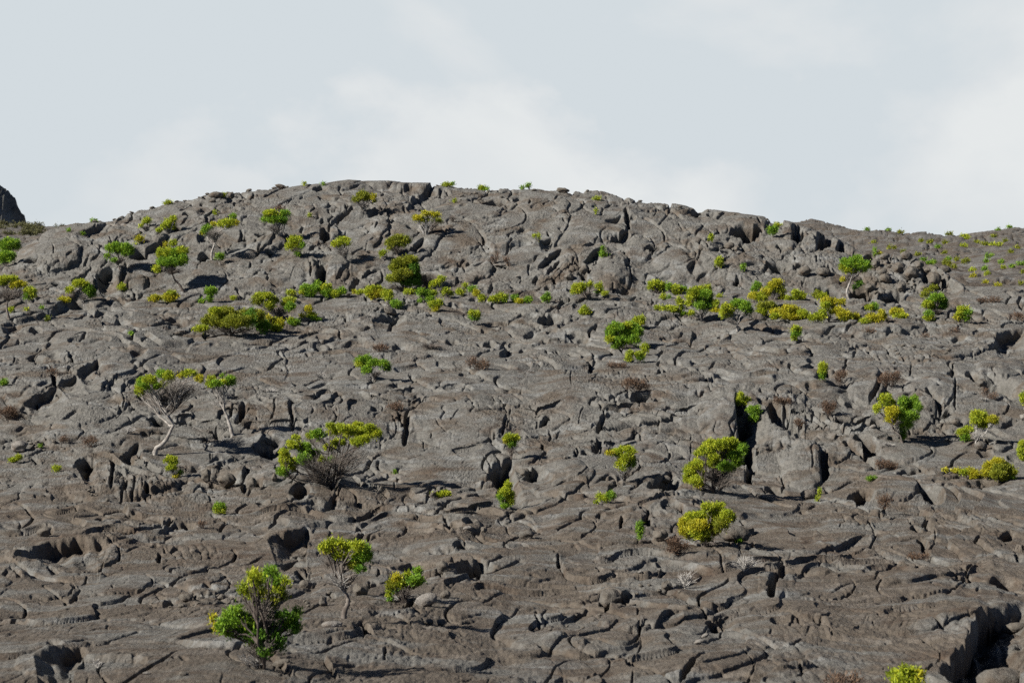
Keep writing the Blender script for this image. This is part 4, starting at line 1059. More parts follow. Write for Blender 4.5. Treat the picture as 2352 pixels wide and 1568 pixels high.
01|520,1202|u|k|y 520,1170,36,28|-|small yellow tuft on the dark lava in the left
01|1590,1255|s|p|y 1565,1095,54,30;y 1590,1120,42,24;y 1575,1170,48,24;g 1650,1215,26,18;o 1610,1245,28,10;P 1590,1215,40,28|-|yellow shrub with a bare middle under the wind bent tree
01|2015,1590|u|k|g 2015,1520,52,32;y 2015,1550,55,35|-|compact yellow-green tuft on the ledge below the block wall
01|1150,850|x|w|W 1190,805,75,38|-|bleached dead twigs on the slope left of the bent trunk
01|60,725|h|m|b 60,665,85,62;b 120,680,45,45|-|large rusty dry bush at the left edge
01|480,325|h|m|b 480,288,55,32|-|small rusty dry bush on the left slab's edge
01|835,975|h|m|b 835,928,70,48|-|rusty dry bush on the rock left of the wind bent tree
01|580,935|h|m|b 580,900,50,30|-|thin brown dry bush in a dark cleft at the left
11|1062,372|s|w|g 960,185,45,36;g 1010,175,45,34;g 1085,205,55,30;g 1170,220,42,34;d 1195,250,38,32;g 1040,225,48,28;g 1015,270,45,32;y 950,215,36,28;W 1030,335,50,40;K 1110,300,55,45|-|compact bright green bush on pale stems on the middle slope
11|690,1365|s|m|y 670,785,38,28;y 720,830,72,50;y 800,800,45,34;y 860,830,60,55;y 920,785,42,34;y 960,850,60,48;y 1040,795,45,34;y 1040,850,60,48;y 1105,850,45,40;y 940,920,55,40;y 760,930,52,32;y 1000,900,50,40;g 575,850,58,42;y 478,872,22,30;y 350,955,50,36;y 285,945,24,24;y 400,870,40,18;g 440,1000,55,60;g 510,1055,62,48;g 450,1080,60,50;y 270,1090,55,55;y 300,1150,58,50;g 260,1190,48,38;y 340,1120,32,38;y 660,985,50,28;y 620,1075,28,22;g 685,1090,26,24;y 290,1010,40,40;K 560,1100,200,120;K 850,1050,200,110;K 640,1220,220,100|-|largest bush, a wide yellow crown on many dark stems
11|1690,1425|u|k|y 1660,1412,50,14;y 1730,1400,48,24|-|low yellow tuft on the rim of a rock roll
11|1273,1228|u|k|g 1273,1210,12,19|-|tiny green sprig in a shadow crack by the largest bush
11|2335,1095|s|m|y 2320,890,45,28;y 2365,905,42,38;o 2300,920,30,28;g 2345,950,40,26;K 2335,1000,40,60|-|slender yellow topped shrub in front of the tall rock crack
11|2285,1540|s|k|y 2310,1325,30,38;y 2285,1385,52,38;y 2320,1410,42,40;g 2255,1430,40,38;y 2300,1475,45,38;y 2345,1450,24,50;g 2280,1510,36,28|-|tall yellow bush in front of the big black cave
11|1270,640|h|m|b 1240,610,55,28;b 1310,595,45,32|-|rust green heath tuft above the long vertical crack
11|1140,98|h|m|b 1140,62,70,34|-|reddish dry bush behind the compact bright green bush
11|2035,270|h|m|b 1990,190,55,38;b 2090,215,60,42|-|wide reddish dry bush right of the wrinkled lava
11|100,468|x|w|W 110,445,95,24|-|bleached dead twigs lying flat on the slab left of middle
11|590,340|x|w|W 590,305,70,28|-|bleached fallen branch left of the compact bright green bush
11|1600,75|x|w|K 1600,45,130,35|-|wide grey leafless thicket behind the wrinkled lava
21|1215,130|u|p|y 1217,52,32,28;y 1220,88,28,22|-|small yellow shrub, highest of three below the large round bush
21|1078,198|u|k|y 1080,115,32,26;y 1070,160,30,34|-|small yellow shrub, leftmost of three below the large round bush
21|1170,202|u|k|y 1165,125,44,26;g 1175,155,38,26|-|small green shrub, middle of three below the large round bush
21|1030,1285|s|p|y 1040,990,62,26;o 895,1025,32,20;y 965,1025,50,34;y 1080,1020,45,38;y 1050,1075,60,36;y 1000,1130,50,40;g 1080,1130,50,40;d 1110,1095,28,34;y 1010,1165,34,24;W 980,1180,50,60;K 1040,1210,50,45|-|yellow topped shrub on bare stems in the middle foreground slope
21|1850,1390|s|m|y 1820,940,60,36;y 1760,990,58,46;y 1900,940,60,40;y 1990,920,58,34;y 1960,980,70,45;y 2050,980,58,45;g 2110,990,38,50;y 1880,1010,70,42;g 2040,1050,65,45;g 1960,1060,60,45;y 1830,1060,55,38;y 1720,1040,36,32;g 2060,1110,48,42;y 1690,1130,62,45;y 1650,1190,62,50;y 1710,1220,62,50;y 1620,1260,42,48;y 1690,1280,58,45;o 1720,1320,34,34;y 1840,1120,60,42;g 1940,1140,60,42;d 2010,1170,50,38;K 1900,1200,150,100;K 1960,1290,110,70|-|big yellow bush growing against the standing rock fin
21|860,1485|s|k|y 850,1440,40,30;g 910,1415,34,40;y 800,1430,20,38;y 770,1472,22,14|-|low yellow-green bush left of the black rock pocket
21|2130,620|s|k|y 2100,510,26,36;y 2090,560,45,36;y 2150,560,34,40|-|yellow bush on the top of the standing rock fin
21|2220,760|s|k|g 2200,640,42,38;g 2245,650,28,55;g 2215,705,36,42|-|green bush on the shaded side of the rock fin
22|1775,320|s|k|y 1790,-40,50,40;y 1900,-35,60,40;y 1640,45,50,38;y 1720,50,70,50;y 1830,35,60,50;y 1950,30,60,50;o 1600,120,62,55;o 1700,130,80,55;y 1810,120,80,60;l 1900,110,60,55;l 1985,60,50,50;o 1620,190,65,50;y 1720,200,80,52;o 1830,190,62,48;l 1680,245,60,35;l 1780,260,50,35;K 1800,285,60,30|-|dense golden round bush above the dead white twigs
21|1140,475|h|m|b 1090,400,70,48;b 1190,420,62,45|-|bushy reddish heath on the smooth slab right of centre
21|970,245|h|m|b 960,225,95,20|-|low strip of rusty heath behind the smooth slab
31|500,378|s|k|y 498,235,34,34;y 505,275,36,36;g 500,320,26,40|-|narrow upright yellow shrub against a small dark hole
31|1240,935|s|k|y 1045,540,24,50;y 1115,535,34,45;y 1080,590,52,42;y 1160,585,40,42;y 1000,625,30,36;o 1110,650,55,45;o 1130,710,50,40;g 1255,560,45,45;g 1350,555,38,45;g 1290,620,65,50;g 1370,610,32,45;g 1250,690,55,45;g 1330,690,50,50;g 1270,770,55,45;g 1190,660,30,50;d 1230,840,40,38;d 1250,890,30,30;P 1150,800,45,60|-|tall feathery green shrub beside the deep shadowed gullies
31|1905,945|s|w|y 1930,690,62,45;y 1900,740,42,38;y 1980,730,58,45;o 2050,725,45,32;y 2080,745,25,24;y 1980,780,45,20;W 1910,860,50,60|-|bright yellow shrub with pale bare stems at the right
31|1800,925|s|k|y 1840,815,42,30;y 1780,840,45,34;g 1810,880,38,36|-|yellow shrub leaning left of the pale stemmed one
31|2110,1278|s|k|o 2110,1110,50,36;o 2040,1150,50,40;l 2120,1165,65,40;o 2010,1210,45,42;l 2090,1220,62,38;l 2200,1165,50,34;l 2240,1205,42,38;g 2235,1245,30,30;l 2140,1250,55,24|-|broad dark golden bush near the right edge
31|1855,1268|s|k|o 1850,1195,34,34;o 1880,1220,45,38;y 1800,1205,45,24;o 1735,1195,45,12;o 1640,1185,30,9|-|golden bush with a long low tail left of the broad one
31|962,1290|u|k|g 935,1268,24,20;g 985,1265,22,18|-|small bright green tuft on a dim foreground rise
31|455,1468|u|k|y 455,1445,16,22;y 474,1385,5,45|-|thin yellow sprig beside a round boulder
31|2345,590|s|k|y 2340,505,28,30;y 2345,550,26,40|-|yellow shrub cut by the right edge by a black cave
31|2338,1100|s|k|y 2335,955,34,40;y 2325,1010,36,45;y 2340,1065,32,34|-|yellow shrub cut by the right edge above the broad golden bush
31|150,620|h|m|b 110,545,50,34;b 190,565,45,40|-|rusty dry bush on the ridge above the deep gullies
31|560,690|h|m|b 530,600,48,40;b 590,610,40,45;b 560,650,45,34|-|rusty dry bush hanging over a dark gully
31|290,790|h|m|b 270,745,40,34;b 305,770,26,24|-|small rusty bush beside the black gully by the fin
31|660,378|h|m|b 670,315,48,38;b 630,355,38,22|-|rusty bush right of the narrow upright yellow shrub
31|1130,420|h|m|b 1090,350,70,55;b 1180,325,50,40|-|large rusty bush in a hollow above the feathery shrub
31|1095,1185|h|m|b 1050,1140,60,38;b 1140,1150,60,34|-|brown heath bush below the deep shadowed gullies
31|2020,525|h|m|b 1990,480,26,42;b 2060,500,40,24|-|dark brown bush inside the black cave at right
31|1065,1560|h|m|b 1060,1490,60,60|-|reddish blurred bush on the dim foreground rise
31|1120,965|x|w|W 1100,945,70,18|-|bleached dead twigs at the foot of the feathery shrub
31|1985,550|x|w|W 1970,525,55,20|-|bleached dead stick in front of the black cave
02|1855,150|h|m|b 1855,110,36,34|-|small brown tuft beside a dark overhang in left foreground
02|890,1425|x|w|W 890,1370,52,48|-|small bleached dead bush near the bottom left
12|55,1425|s|m|y 20,540,50,45;g 150,520,36,40;g 120,570,60,40;y 30,600,60,45;g 100,620,70,40;y -20,660,60,40;g 170,640,60,45;y 260,640,42,34;y -80,680,45,50;l 80,690,50,34;y 200,720,50,36;l 250,770,34,40;g -170,880,50,40;g -220,950,80,50;g -130,960,70,50;g -280,1010,60,55;g -180,1030,80,55;g -60,1000,60,50;d -80,1080,80,45;g -220,1080,60,40;o -385,960,24,40;o -340,1040,20,36;d 40,1030,60,60;d 20,1110,70,45;d 280,950,42,45;g 375,930,34,46;g 345,1000,60,45;d 280,1050,62,50;d 370,1060,45,45;d 150,1080,60,55;d 200,1160,60,45;d 90,1180,60,45;d -20,1120,60,50;d 150,980,50,45;d 110,1250,55,40;l 100,760,55,40;y -10,770,50,40;l 140,850,50,45;g 20,860,50,40;l -30,1200,55,40;d 190,1240,50,40;K 60,800,130,90;K 80,930,120,80;K 60,1200,150,90;W -60,1330,110,60|-|biggest foreground bush, bright green with a bare tangled middle
12|800,975|t|k|y 690,290,60,34;y 620,325,48,36;o 660,360,60,32;y 780,290,45,38;y 830,340,52,42;y 940,300,60,40;g 1000,340,52,45;y 900,370,60,45;y 760,400,55,36;l 810,450,52,38;g 950,420,72,48;g 1020,400,40,55;l 900,480,60,40;d 960,520,48,32;K 640,440,70,60;W 740,600,120,80;K 860,590,90,60|800,975 815,900 845,840 845,780 820,740|slender foreground tree with a heart shaped yellow crown
12|1385,870|s|m|o 1290,650,45,36;l 1250,710,50,42;y 1330,700,42,45;d 1290,760,60,40;y 1390,630,34,36;g 1480,595,36,40;g 1450,650,60,40;g 1500,690,42,42;l 1420,700,55,45;y 1220,790,26,40;g 1240,850,26,26;K 1370,760,90,50|-|foreground bush of green and amber beside broken rocks
22|1172,278|s|k|g 1172,125,24,32;g 1160,170,20,40;g 1190,175,16,40;g 1170,225,18,38|-|single slim green plant standing inside a black hollow
22|2085,282|u|k|g 2085,272,16,9|-|tiny green tuft in front of a rounded boulder
32|1260,1700|s|k|y 1180,1500,60,40;y 1250,1460,45,45;y 1330,1480,60,45;y 1220,1550,80,50;y 1330,1560,75,50;o 1390,1500,30,50|-|blurred yellow bush cut by the bottom edge
32|720,1640|h|m|b 650,1545,110,40;b 790,1530,70,45|-|blurred rusty heath at the bottom edge left of the yellow bush
22|1540,380|h|m|b 1480,280,60,50;b 1560,320,70,45;b 1470,340,60,24|-|rusty dead heath under the dense golden bush
22|1580,700|x|w|W 1590,600,100,85|-|grey dead bush left of the white twigs in the right foreground
22|2120,545|x|w|W 2140,450,140,80|-|white twigs of a dead bush in the right foreground
32|1330,445|h|m|b 1330,425,70,16;b 1450,425,50,14|-|low reddish heath on the foreground rise at right
30|2285,1382|h|m|b 2285,1345,62,34|-|rusty bush near the right edge of the pale slope
30|2030,1220|h|m|b 1980,1195,60,18;b 2080,1195,60,20|-|wide low strip of rusty heath on the pale right slope
30|1700,1488|h|m|b 1700,1475,42,14|-|low rusty tuft below the lone green and yellow shrub
30|1440,1532|h|m|b 1440,1520,46,13|-|low rusty tuft on the broken lava at right
30|930,1488|h|m|b 930,1476,60,12|-|low rusty strip above the long curved lip at right
20|940,95|h|m|b 940,80,1,1|-|-
'''
FAR = '''1130,735,38,18,l 965,682,15,8,y 1560,745,25,12,g 1640,900,40,38,l 1655,830,20,12,g 1815,868,40,28,y 1490,860,50,20,g 1375,788,28,15,l 1990,695,32,18,y 1795,716,30,16,y 2030,805,35,22,g 2320,878,40,18,g 2235,910,20,15,g 1985,930,18,20,g 2010,972,15,12,y 1880,992,35,18,o 2155,918,18,10,y 2320,1050,18,22,y 1705,900,18,15,y 2090,708,50,14,y 1485,676,18,12,y 1405,664,15,9,y 1625,676,25,10,y 1825,644,18,11,y 2070,634,25,14,y 1240,762,15,12,l 1875,925,25,14,y 2000,855,15,18,g 2105,1064,35,12,o 1995,1044,12,14,o 2280,722,20,10,l 1420,832,30,14,g 2340,950,12,14,y 1620,775,15,8,l 1730,850,14,16,l 2180,660,18,8,y 2230,760,14,8,l 910,556,8,8,g 1105,562,16,6,g 1215,584,30,6,y 1800,614,45,10,y 1660,602,30,8,y 2112,556,8,6,g 2215,528,10,9,g 1915,672,16,8,l 2140,870,14,8,g'''

class Tubes:
    def __init__(s): s.v = []; s.f = []; s.n = 0
    def add(s, P, R, k=5):
        P = np.asarray(P, float); R = np.asarray(R, float); m = len(P)
        T = np.gradient(P, axis=0); T /= np.maximum(np.linalg.norm(T, axis=1, keepdims=True), 1e-9)
        a = np.array([0, 1, 0]) if abs(T[0][1]) < .8 else np.array([1, 0, 0])
        n1 = np.cross(T, a); n1 /= np.maximum(np.linalg.norm(n1, axis=1, keepdims=True), 1e-9); n2 = np.cross(T, n1)
        ang = np.arange(k)*2*np.pi/k
        ring = P[:,None] + R[:,None,None]*(np.cos(ang)[None,:,None]*n1[:,None] + np.sin(ang)[None,:,None]*n2[:,None])
        s.v.append(ring.reshape(-1, 3))
        i = np.arange(m-1)[:,None]*k; j = np.arange(k)[None,:]
        f = np.stack([i+j, i+(j+1)%k, i+k+(j+1)%k, i+k+j], -1).reshape(-1, 4)+s.n
        s.f.append(f); s.n += m*k
    def build(s, name, mat, parent=None, off=None):
        V = np.concatenate(s.v)
        if off is not None: V = V-off
        return mesh_obj(name, V, np.concatenate(s.f), mat, parent, smooth=True)
def wiggle(a, b, n, amp, sag=0.0):
    t = np.linspace(0, 1, n)[:,None]; P = a*(1-t)+b*t
    w = np.cumsum(rng.normal(0, 1, (n, 3)), 0); w -= w[0]*(1-t)+w[-1]*t
    P = P + w*amp*np.linalg.norm(b-a)/n**.5
    P[:,2] += sag*np.linalg.norm(b-a)*np.sin(np.pi*t[:,0])
    return P
def unit(v): return v/np.maximum(np.linalg.norm(v, axis=-1, keepdims=True), 1e-9)
def leaves(C, R, d, dens=1.0, wispy=0.0):
    """sprigs of small leaves gathered in upright tufts over a clump; d = distance, sets the finest sprig"""
    ln = max(.045, .00074*d)*(1.3 if wispy else 1); wd = ln*(.36 if not wispy else .18)
    R = np.maximum(R*1.12-ln*.4, ln*.5)
    p = 1.6; A = 4*np.pi*(((R[0]*R[1])**p+(R[0]*R[2])**p+(R[1]*R[2])**p)/3)**(1/p)
    ts = ln*1.25
    nt = int(np.clip(A/ts**2*2.0*dens, 8, 1800)); ns = 14
    D = unit(rng.normal(0, 1, (nt*2, 3)))
    keep = rng.random(nt*2) < np.clip(.95+.9*D[:,2], .22, 1)
    D = D[keep][:nt]; nt = len(D)
    ph = rng.uniform(0, 6.28, 3)
    bump = 1+.22*np.sin(5*D[:,0]+ph[0])*np.sin(4.3*D[:,2]+ph[1])+.10*np.sin(9*D[:,1]+7*D[:,0]+ph[2])
    rr = np.where(rng.random(nt) < .28, rng.uniform(.3, .85, nt), rng.uniform(.78, 1.08, nt))*bump
    T = C + D*R*rr[:,None]
    ax = unit(D*.7+np.array([0, 0, .95])+rng.normal(0, .18, (nt, 3)))
    P = np.repeat(T, ns, 0)+rng.normal(0, ts*.5, (nt*ns, 3)); AX = unit(np.repeat(ax, ns, 0)+rng.normal(0, .38, (nt*ns, 3)))
    l = ln*rng.uniform(.6, 1.4, (nt*ns, 1))*np.where(rng.random((nt*ns, 1)) < .06, 1.7, 1); w = wd*rng.uniform(.7, 1.3, (nt*ns, 1))
    sd = unit(np.cross(AX, rng.normal(0, 1, AX.shape)))
    nm = np.cross(AX, sd)
    q = np.stack([P-AX*l*.5, P+sd*w*.5+nm*w*.18, P+AX*l*.5, P-sd*w*.5+nm*w*.18], 1)
    return q.reshape(-1, 3)
def quad_mesh(name, V, mat, parent, off):
    n = len(V)//4
    return mesh_obj(name, V-off, np.arange(n*4).reshape(-1, 4), mat, parent)

KIND = {'s': ('shrub', 'shrub', 'shrubs scattered over the lava'), 't': ('small_tree', 'small tree', 'small trees growing on the lava'),
        'u': ('tuft', 'small shrub', 'small green and yellow tufts'), 'h': ('heath_bush', 'dry bush', 'dry rusty heath bushes'),
        'x': ('dead_bush', 'dead bush', 'bleached dead bushes')}
def plant(line):
    sh, foot, kind, wood, cl, trunk, label = line.split('|')
    if label == '-': return
    c, r = int(sh[0]), int(sh[1])
    fx, fy = pt(c, r, *map(float, foot.split(',')))
    B = ground(fx, fy); d = B[1]; s = d/F; q = .2505*s
    name, cat, grp = KIND[kind]
    root = tag(empty(name, B), label, cat, grp)
    def at(x, y, dy=0.0):
        px, py = pt(c, r, x, y); yy = d+dy
        return np.array([(px-CX)/F*yy, yy, -(py-CY)/F*yy+CAMZ])
    # the foot may have sunk with the ground: shift the whole plant by the difference
    sh3 = B-at(*map(float, foot.split(',')))
    sh3 = np.array([0, 0, sh3[2]])
    items = []
    for it in cl.split(';'):
        col, v = it.split(' '); x, y, rx, ry = map(float, v.split(','))
        items.append((col, x, y, rx*q, ry*q))
    xs = [i[1] for i in items]; W = (max(xs)-min(xs))*q
    tr = None
    if trunk != '-':
        tr = [at(*map(float, p.split(',')))+sh3 for p in trunk.split(' ')]
        tr[0] = B-np.array([0, 0, .06])
    hgt = max(.15, max(-(pt(c, r, 0, i[2])[1]-fy) for i in items)*s)
    start = tr[-1] if tr is not None else B-np.array([0, 0, .05])
    if tr is not None:
        tb = Tubes(); P = np.array(tr); n = 4*len(P)
        t = np.linspace(0, len(P)-1, n); PP = np.stack([np.interp(t, np.arange(len(P)), P[:,k]) for k in range(3)], 1)
        k3 = np.ones(3)/3; PS = PP.copy()
        for k in range(3): PS[1:-1,k] = np.convolve(PP[:,k], k3, 'valid')
        r0 = .021*hgt+.012; tb.add(PS, np.linspace(r0*1.25, r0*.7, n)*(1+.1*rng.normal(0, 1, n)), 7)
        tb.build('trunk', WOOD[wood], root, B)
    tw = max(.004, .00006*d)
    one = Tubes(); fol = {}; skel = []; nl = 0
    for col, x, y, a, b in items:
        dy = rng.normal(0, .22)*W if len(items) > 1 else 0
        C = at(x, y)+sh3; C[1] += dy
        bare = col.isupper()
        # limb up to the clump, twigs into it
        low = C-np.array([0, 0, b*.75])
        if bare: low = C*.55+start*.45-np.array([0, 0, b*.3])
        small = kind in 'uh'
        tb = Tubes()
        if not small or b > .16:
            Lb = np.linalg.norm(low-start); n = 7
            r0 = min(.019*hgt+.005, .042)*(.85 if not bare else .6)
            st = start
            if nl >= 4 and skel:
                Q = np.concatenate(skel); up_ = (Q[:,2]-start[2]); ok = up_ < .75*max(low[2]-start[2], .05)
                if ok.any():
                    Q = Q[ok]; st = Q[np.argmin(np.linalg.norm(Q-low, axis=1))]; r0 *= .62
            nl += 1
            limb = wiggle(st, low, n, .10, .06*rng.normal()); skel.append(limb[1:6])
            tb.add(limb, np.linspace(r0, max(tw*1.6, r0*.35), n), 5)
            nt = int(np.clip(150*a if bare else 24*a+4, 4, 75))
            for k in range(nt):
                u = rng.uniform(.45, 1); p0 = limb[min(n-1, int(u*(n-1)))]
                dv = unit(rng.normal(0, 1, 3)); dv[2] = abs(dv[2])*(1 if bare else .5)-.35 if bare else -.2+.5*rng.random()
                p1 = C+dv*np.array([a, (a+b)*.5, b])*rng.uniform(.7, 1.05)
                Pk = wiggle(p0, p1, 5, .12, .05)
                tb.add(Pk, np.linspace(tw*1.9, tw*.8, 5), 3)
                if bare:
                    for kk in range(2):
                        p2 = Pk[3]+(p1-p0)*rng.uniform(.12, .3)+rng.normal(0, .22*np.linalg.norm(p1-p0), 3)*np.array([1,1,.6])
                        tb.add(wiggle(Pk[2], p2, 4, .12), np.linspace(tw*1.3, tw*.7, 4), 3)
        elif kind == 'h' or True:
            for k in range(5 if kind == 'u' else 14):
                p1 = C+rng.normal(0, .45, 3)*np.array([a, a*.7, b]); tb.add(wiggle(start+rng.normal(0, .15, 3)*np.array([a, a, 0]), p1, 4, .1), np.linspace(tw*1.5, tw*.8, 4), 3)
        wm = WOOD[wood] if not bare else WOOD[col.lower()]
        if tb.n:
            if len(items) > 2 and not small: tb.build('branch', wm, root, B)
            else:
                for vv, ff in zip(tb.v, tb.f): one.v.append(vv); one.f.append(ff-ff.min()+one.n); one.n += len(vv)
                one_m = wm
        if not bare:
            Vq = leaves(C, np.array([a, min((a+b)*.5, a*1.1)*(.95 if len(items) == 1 else 1.05), b]), d,
                        .55 if kind == 'h' else 1.0, 1.0 if kind == 'h' else 0)
            if small: fol.setdefault(col, []).append(Vq)
            else: quad_mesh('foliage', Vq, LEAF[col], root, B)
    if one.n: one.build('stem', one_m, root, B)
    for col, vs in fol.items(): quad_mesh('foliage', np.concatenate(vs), LEAF[col], root, B)
    for ch in root.children: pass
for ln_ in PLANTS.strip().splitlines():
    if ln_.strip(): plant(ln_)
# tiny shrubs over the far slope on the right: too small to show parts
for t in FAR.split(' '):
    x, y, rx, ry, col = t.split(','); x, y, rx, ry = map(float, (x, y, rx, ry))
    px, py = pt(3, 0, x, y); B = ground(px, py); q = .2505*B[1]/F
    Vq = np.concatenate([leaves(B+np.array([ (k-.5)*rx*q*.9, rng.normal(0, .2)*rx*q, ry*q*rng.uniform(.6,1.0)]), np.array([rx*q*.48, rx*q*.45, ry*q*.68]), B[1]) for k in (0, 1)])
    o = quad_mesh('tuft', Vq, LEAF['l' if col in 'yo' and rng.random() < .6 else col], None, B); o.location = B
    tag(o, 'tiny low shrub dotting the far grey slope right of the dome', 'small shrub', 'tiny shrubs on the far right slope')
# low olive scrub on the far left skyline
Vs = []
for k in range(26):
    px = rng.uniform(-40, 190); py = SKY2(px)+rng.random()**2.5*26+1
    if py > SKY1(px)-1: continue
    B = ground(px, py); rr = rng.uniform(.12, .38)*B[1]/200; Vs.append(leaves(B+np.array([0, 0, rr*.2]), np.array([rr*2.2, rr, rr*.7]), B[1], .5))
Vs = np.concatenate(Vs)
tag(quad_mesh('scrub', Vs, LEAF['s'], None, np.zeros(3)), 'dull olive scrub along the far left skyline', 'scrub', kind='stuff')
# ------------------------------------------------------------------ loose rocks
def rock_mesh(seed, squash=(1, 1, 1), blocky=0.0, sub=4):
    r_ = np.random.default_rng(seed)
    bm = bmesh.new(); bmesh.ops.create_icosphere(bm, subdivisions=sub, radius=1)
    V = np.array([v.co[:] for v in bm.verts]); Fc = np.array([[v.index for v in f.verts] for f in bm.faces]); bm.free()
    # cut by a few random planes for broken faces, then roughen
    for k in range(int(7+blocky*6)):
        n = unit(r_.normal(0, 1, 3)); h = r_.uniform(.62, .92); d = V@n
        V = V-np.maximum(d-h, 0)[:,None]*n[None,:]*.92
    o = r_.uniform(0, 50, 3)
    nz = perlin(V[:,0]*1.6+o[0]+V[:,2]*.9, V[:,1]*1.6+o[1]-V[:,2]*1.1, 3)*.16 + perlin(V[:,0]*4+o[1]+V[:,2]*3, V[:,1]*4+o[2]+V[:,2]*2.4, 4)*.055 + perlin(V[:,0]*11+V[:,2]*9, V[:,1]*11+o[0]-V[:,2]*7, 6)*.03
    V = V*(1+nz)[:,None]*np.array(squash)
    return V, Fc
import bmesh
_rocks = [rock_mesh(s, q, b) for s, q, b in ((1,(1,.9,.72),0),(2,(1,.8,.85),.5),(3,(1,.95,.6),.2),(4,(.9,.9,.95),0),(5,(1.1,.8,.62),1),(6,(1,1,.8),0),(7,(.85,.8,1),.6),(8,(1.2,.9,.55),.8))]
def rock(line):
    sh, pos, sz, mat, name, cat, grp, label = line.split('|')
    c, r = int(sh[0]), int(sh[1]); x, y = map(float, pos.split(',')); w, h, rot, var = map(float, sz.split(','))
    px, py = pt(c, r, x, y); B = ground(px, py); q = .2505*B[1]/F
    V, Fc = _rocks[int(var)]
    V = V*np.array([w*q, (w+h)*.5*q, h*q])/np.abs(V).max(0)
    a = math.radians(rot); ca, sa = math.cos(a), math.sin(a)
    V = np.stack([V[:,0]*ca-V[:,2]*sa, V[:,1], V[:,0]*sa+V[:,2]*ca], 1)
    V[:,2] -= V[:,2].min()+h*q*.28
    o = mesh_obj(name, V, Fc, {'s': M_stone, 'p': M_pale, 'r': M_rock}[mat], None, smooth=True, nside=3)
    o.location = B
    tag(o, label, cat, grp or None)
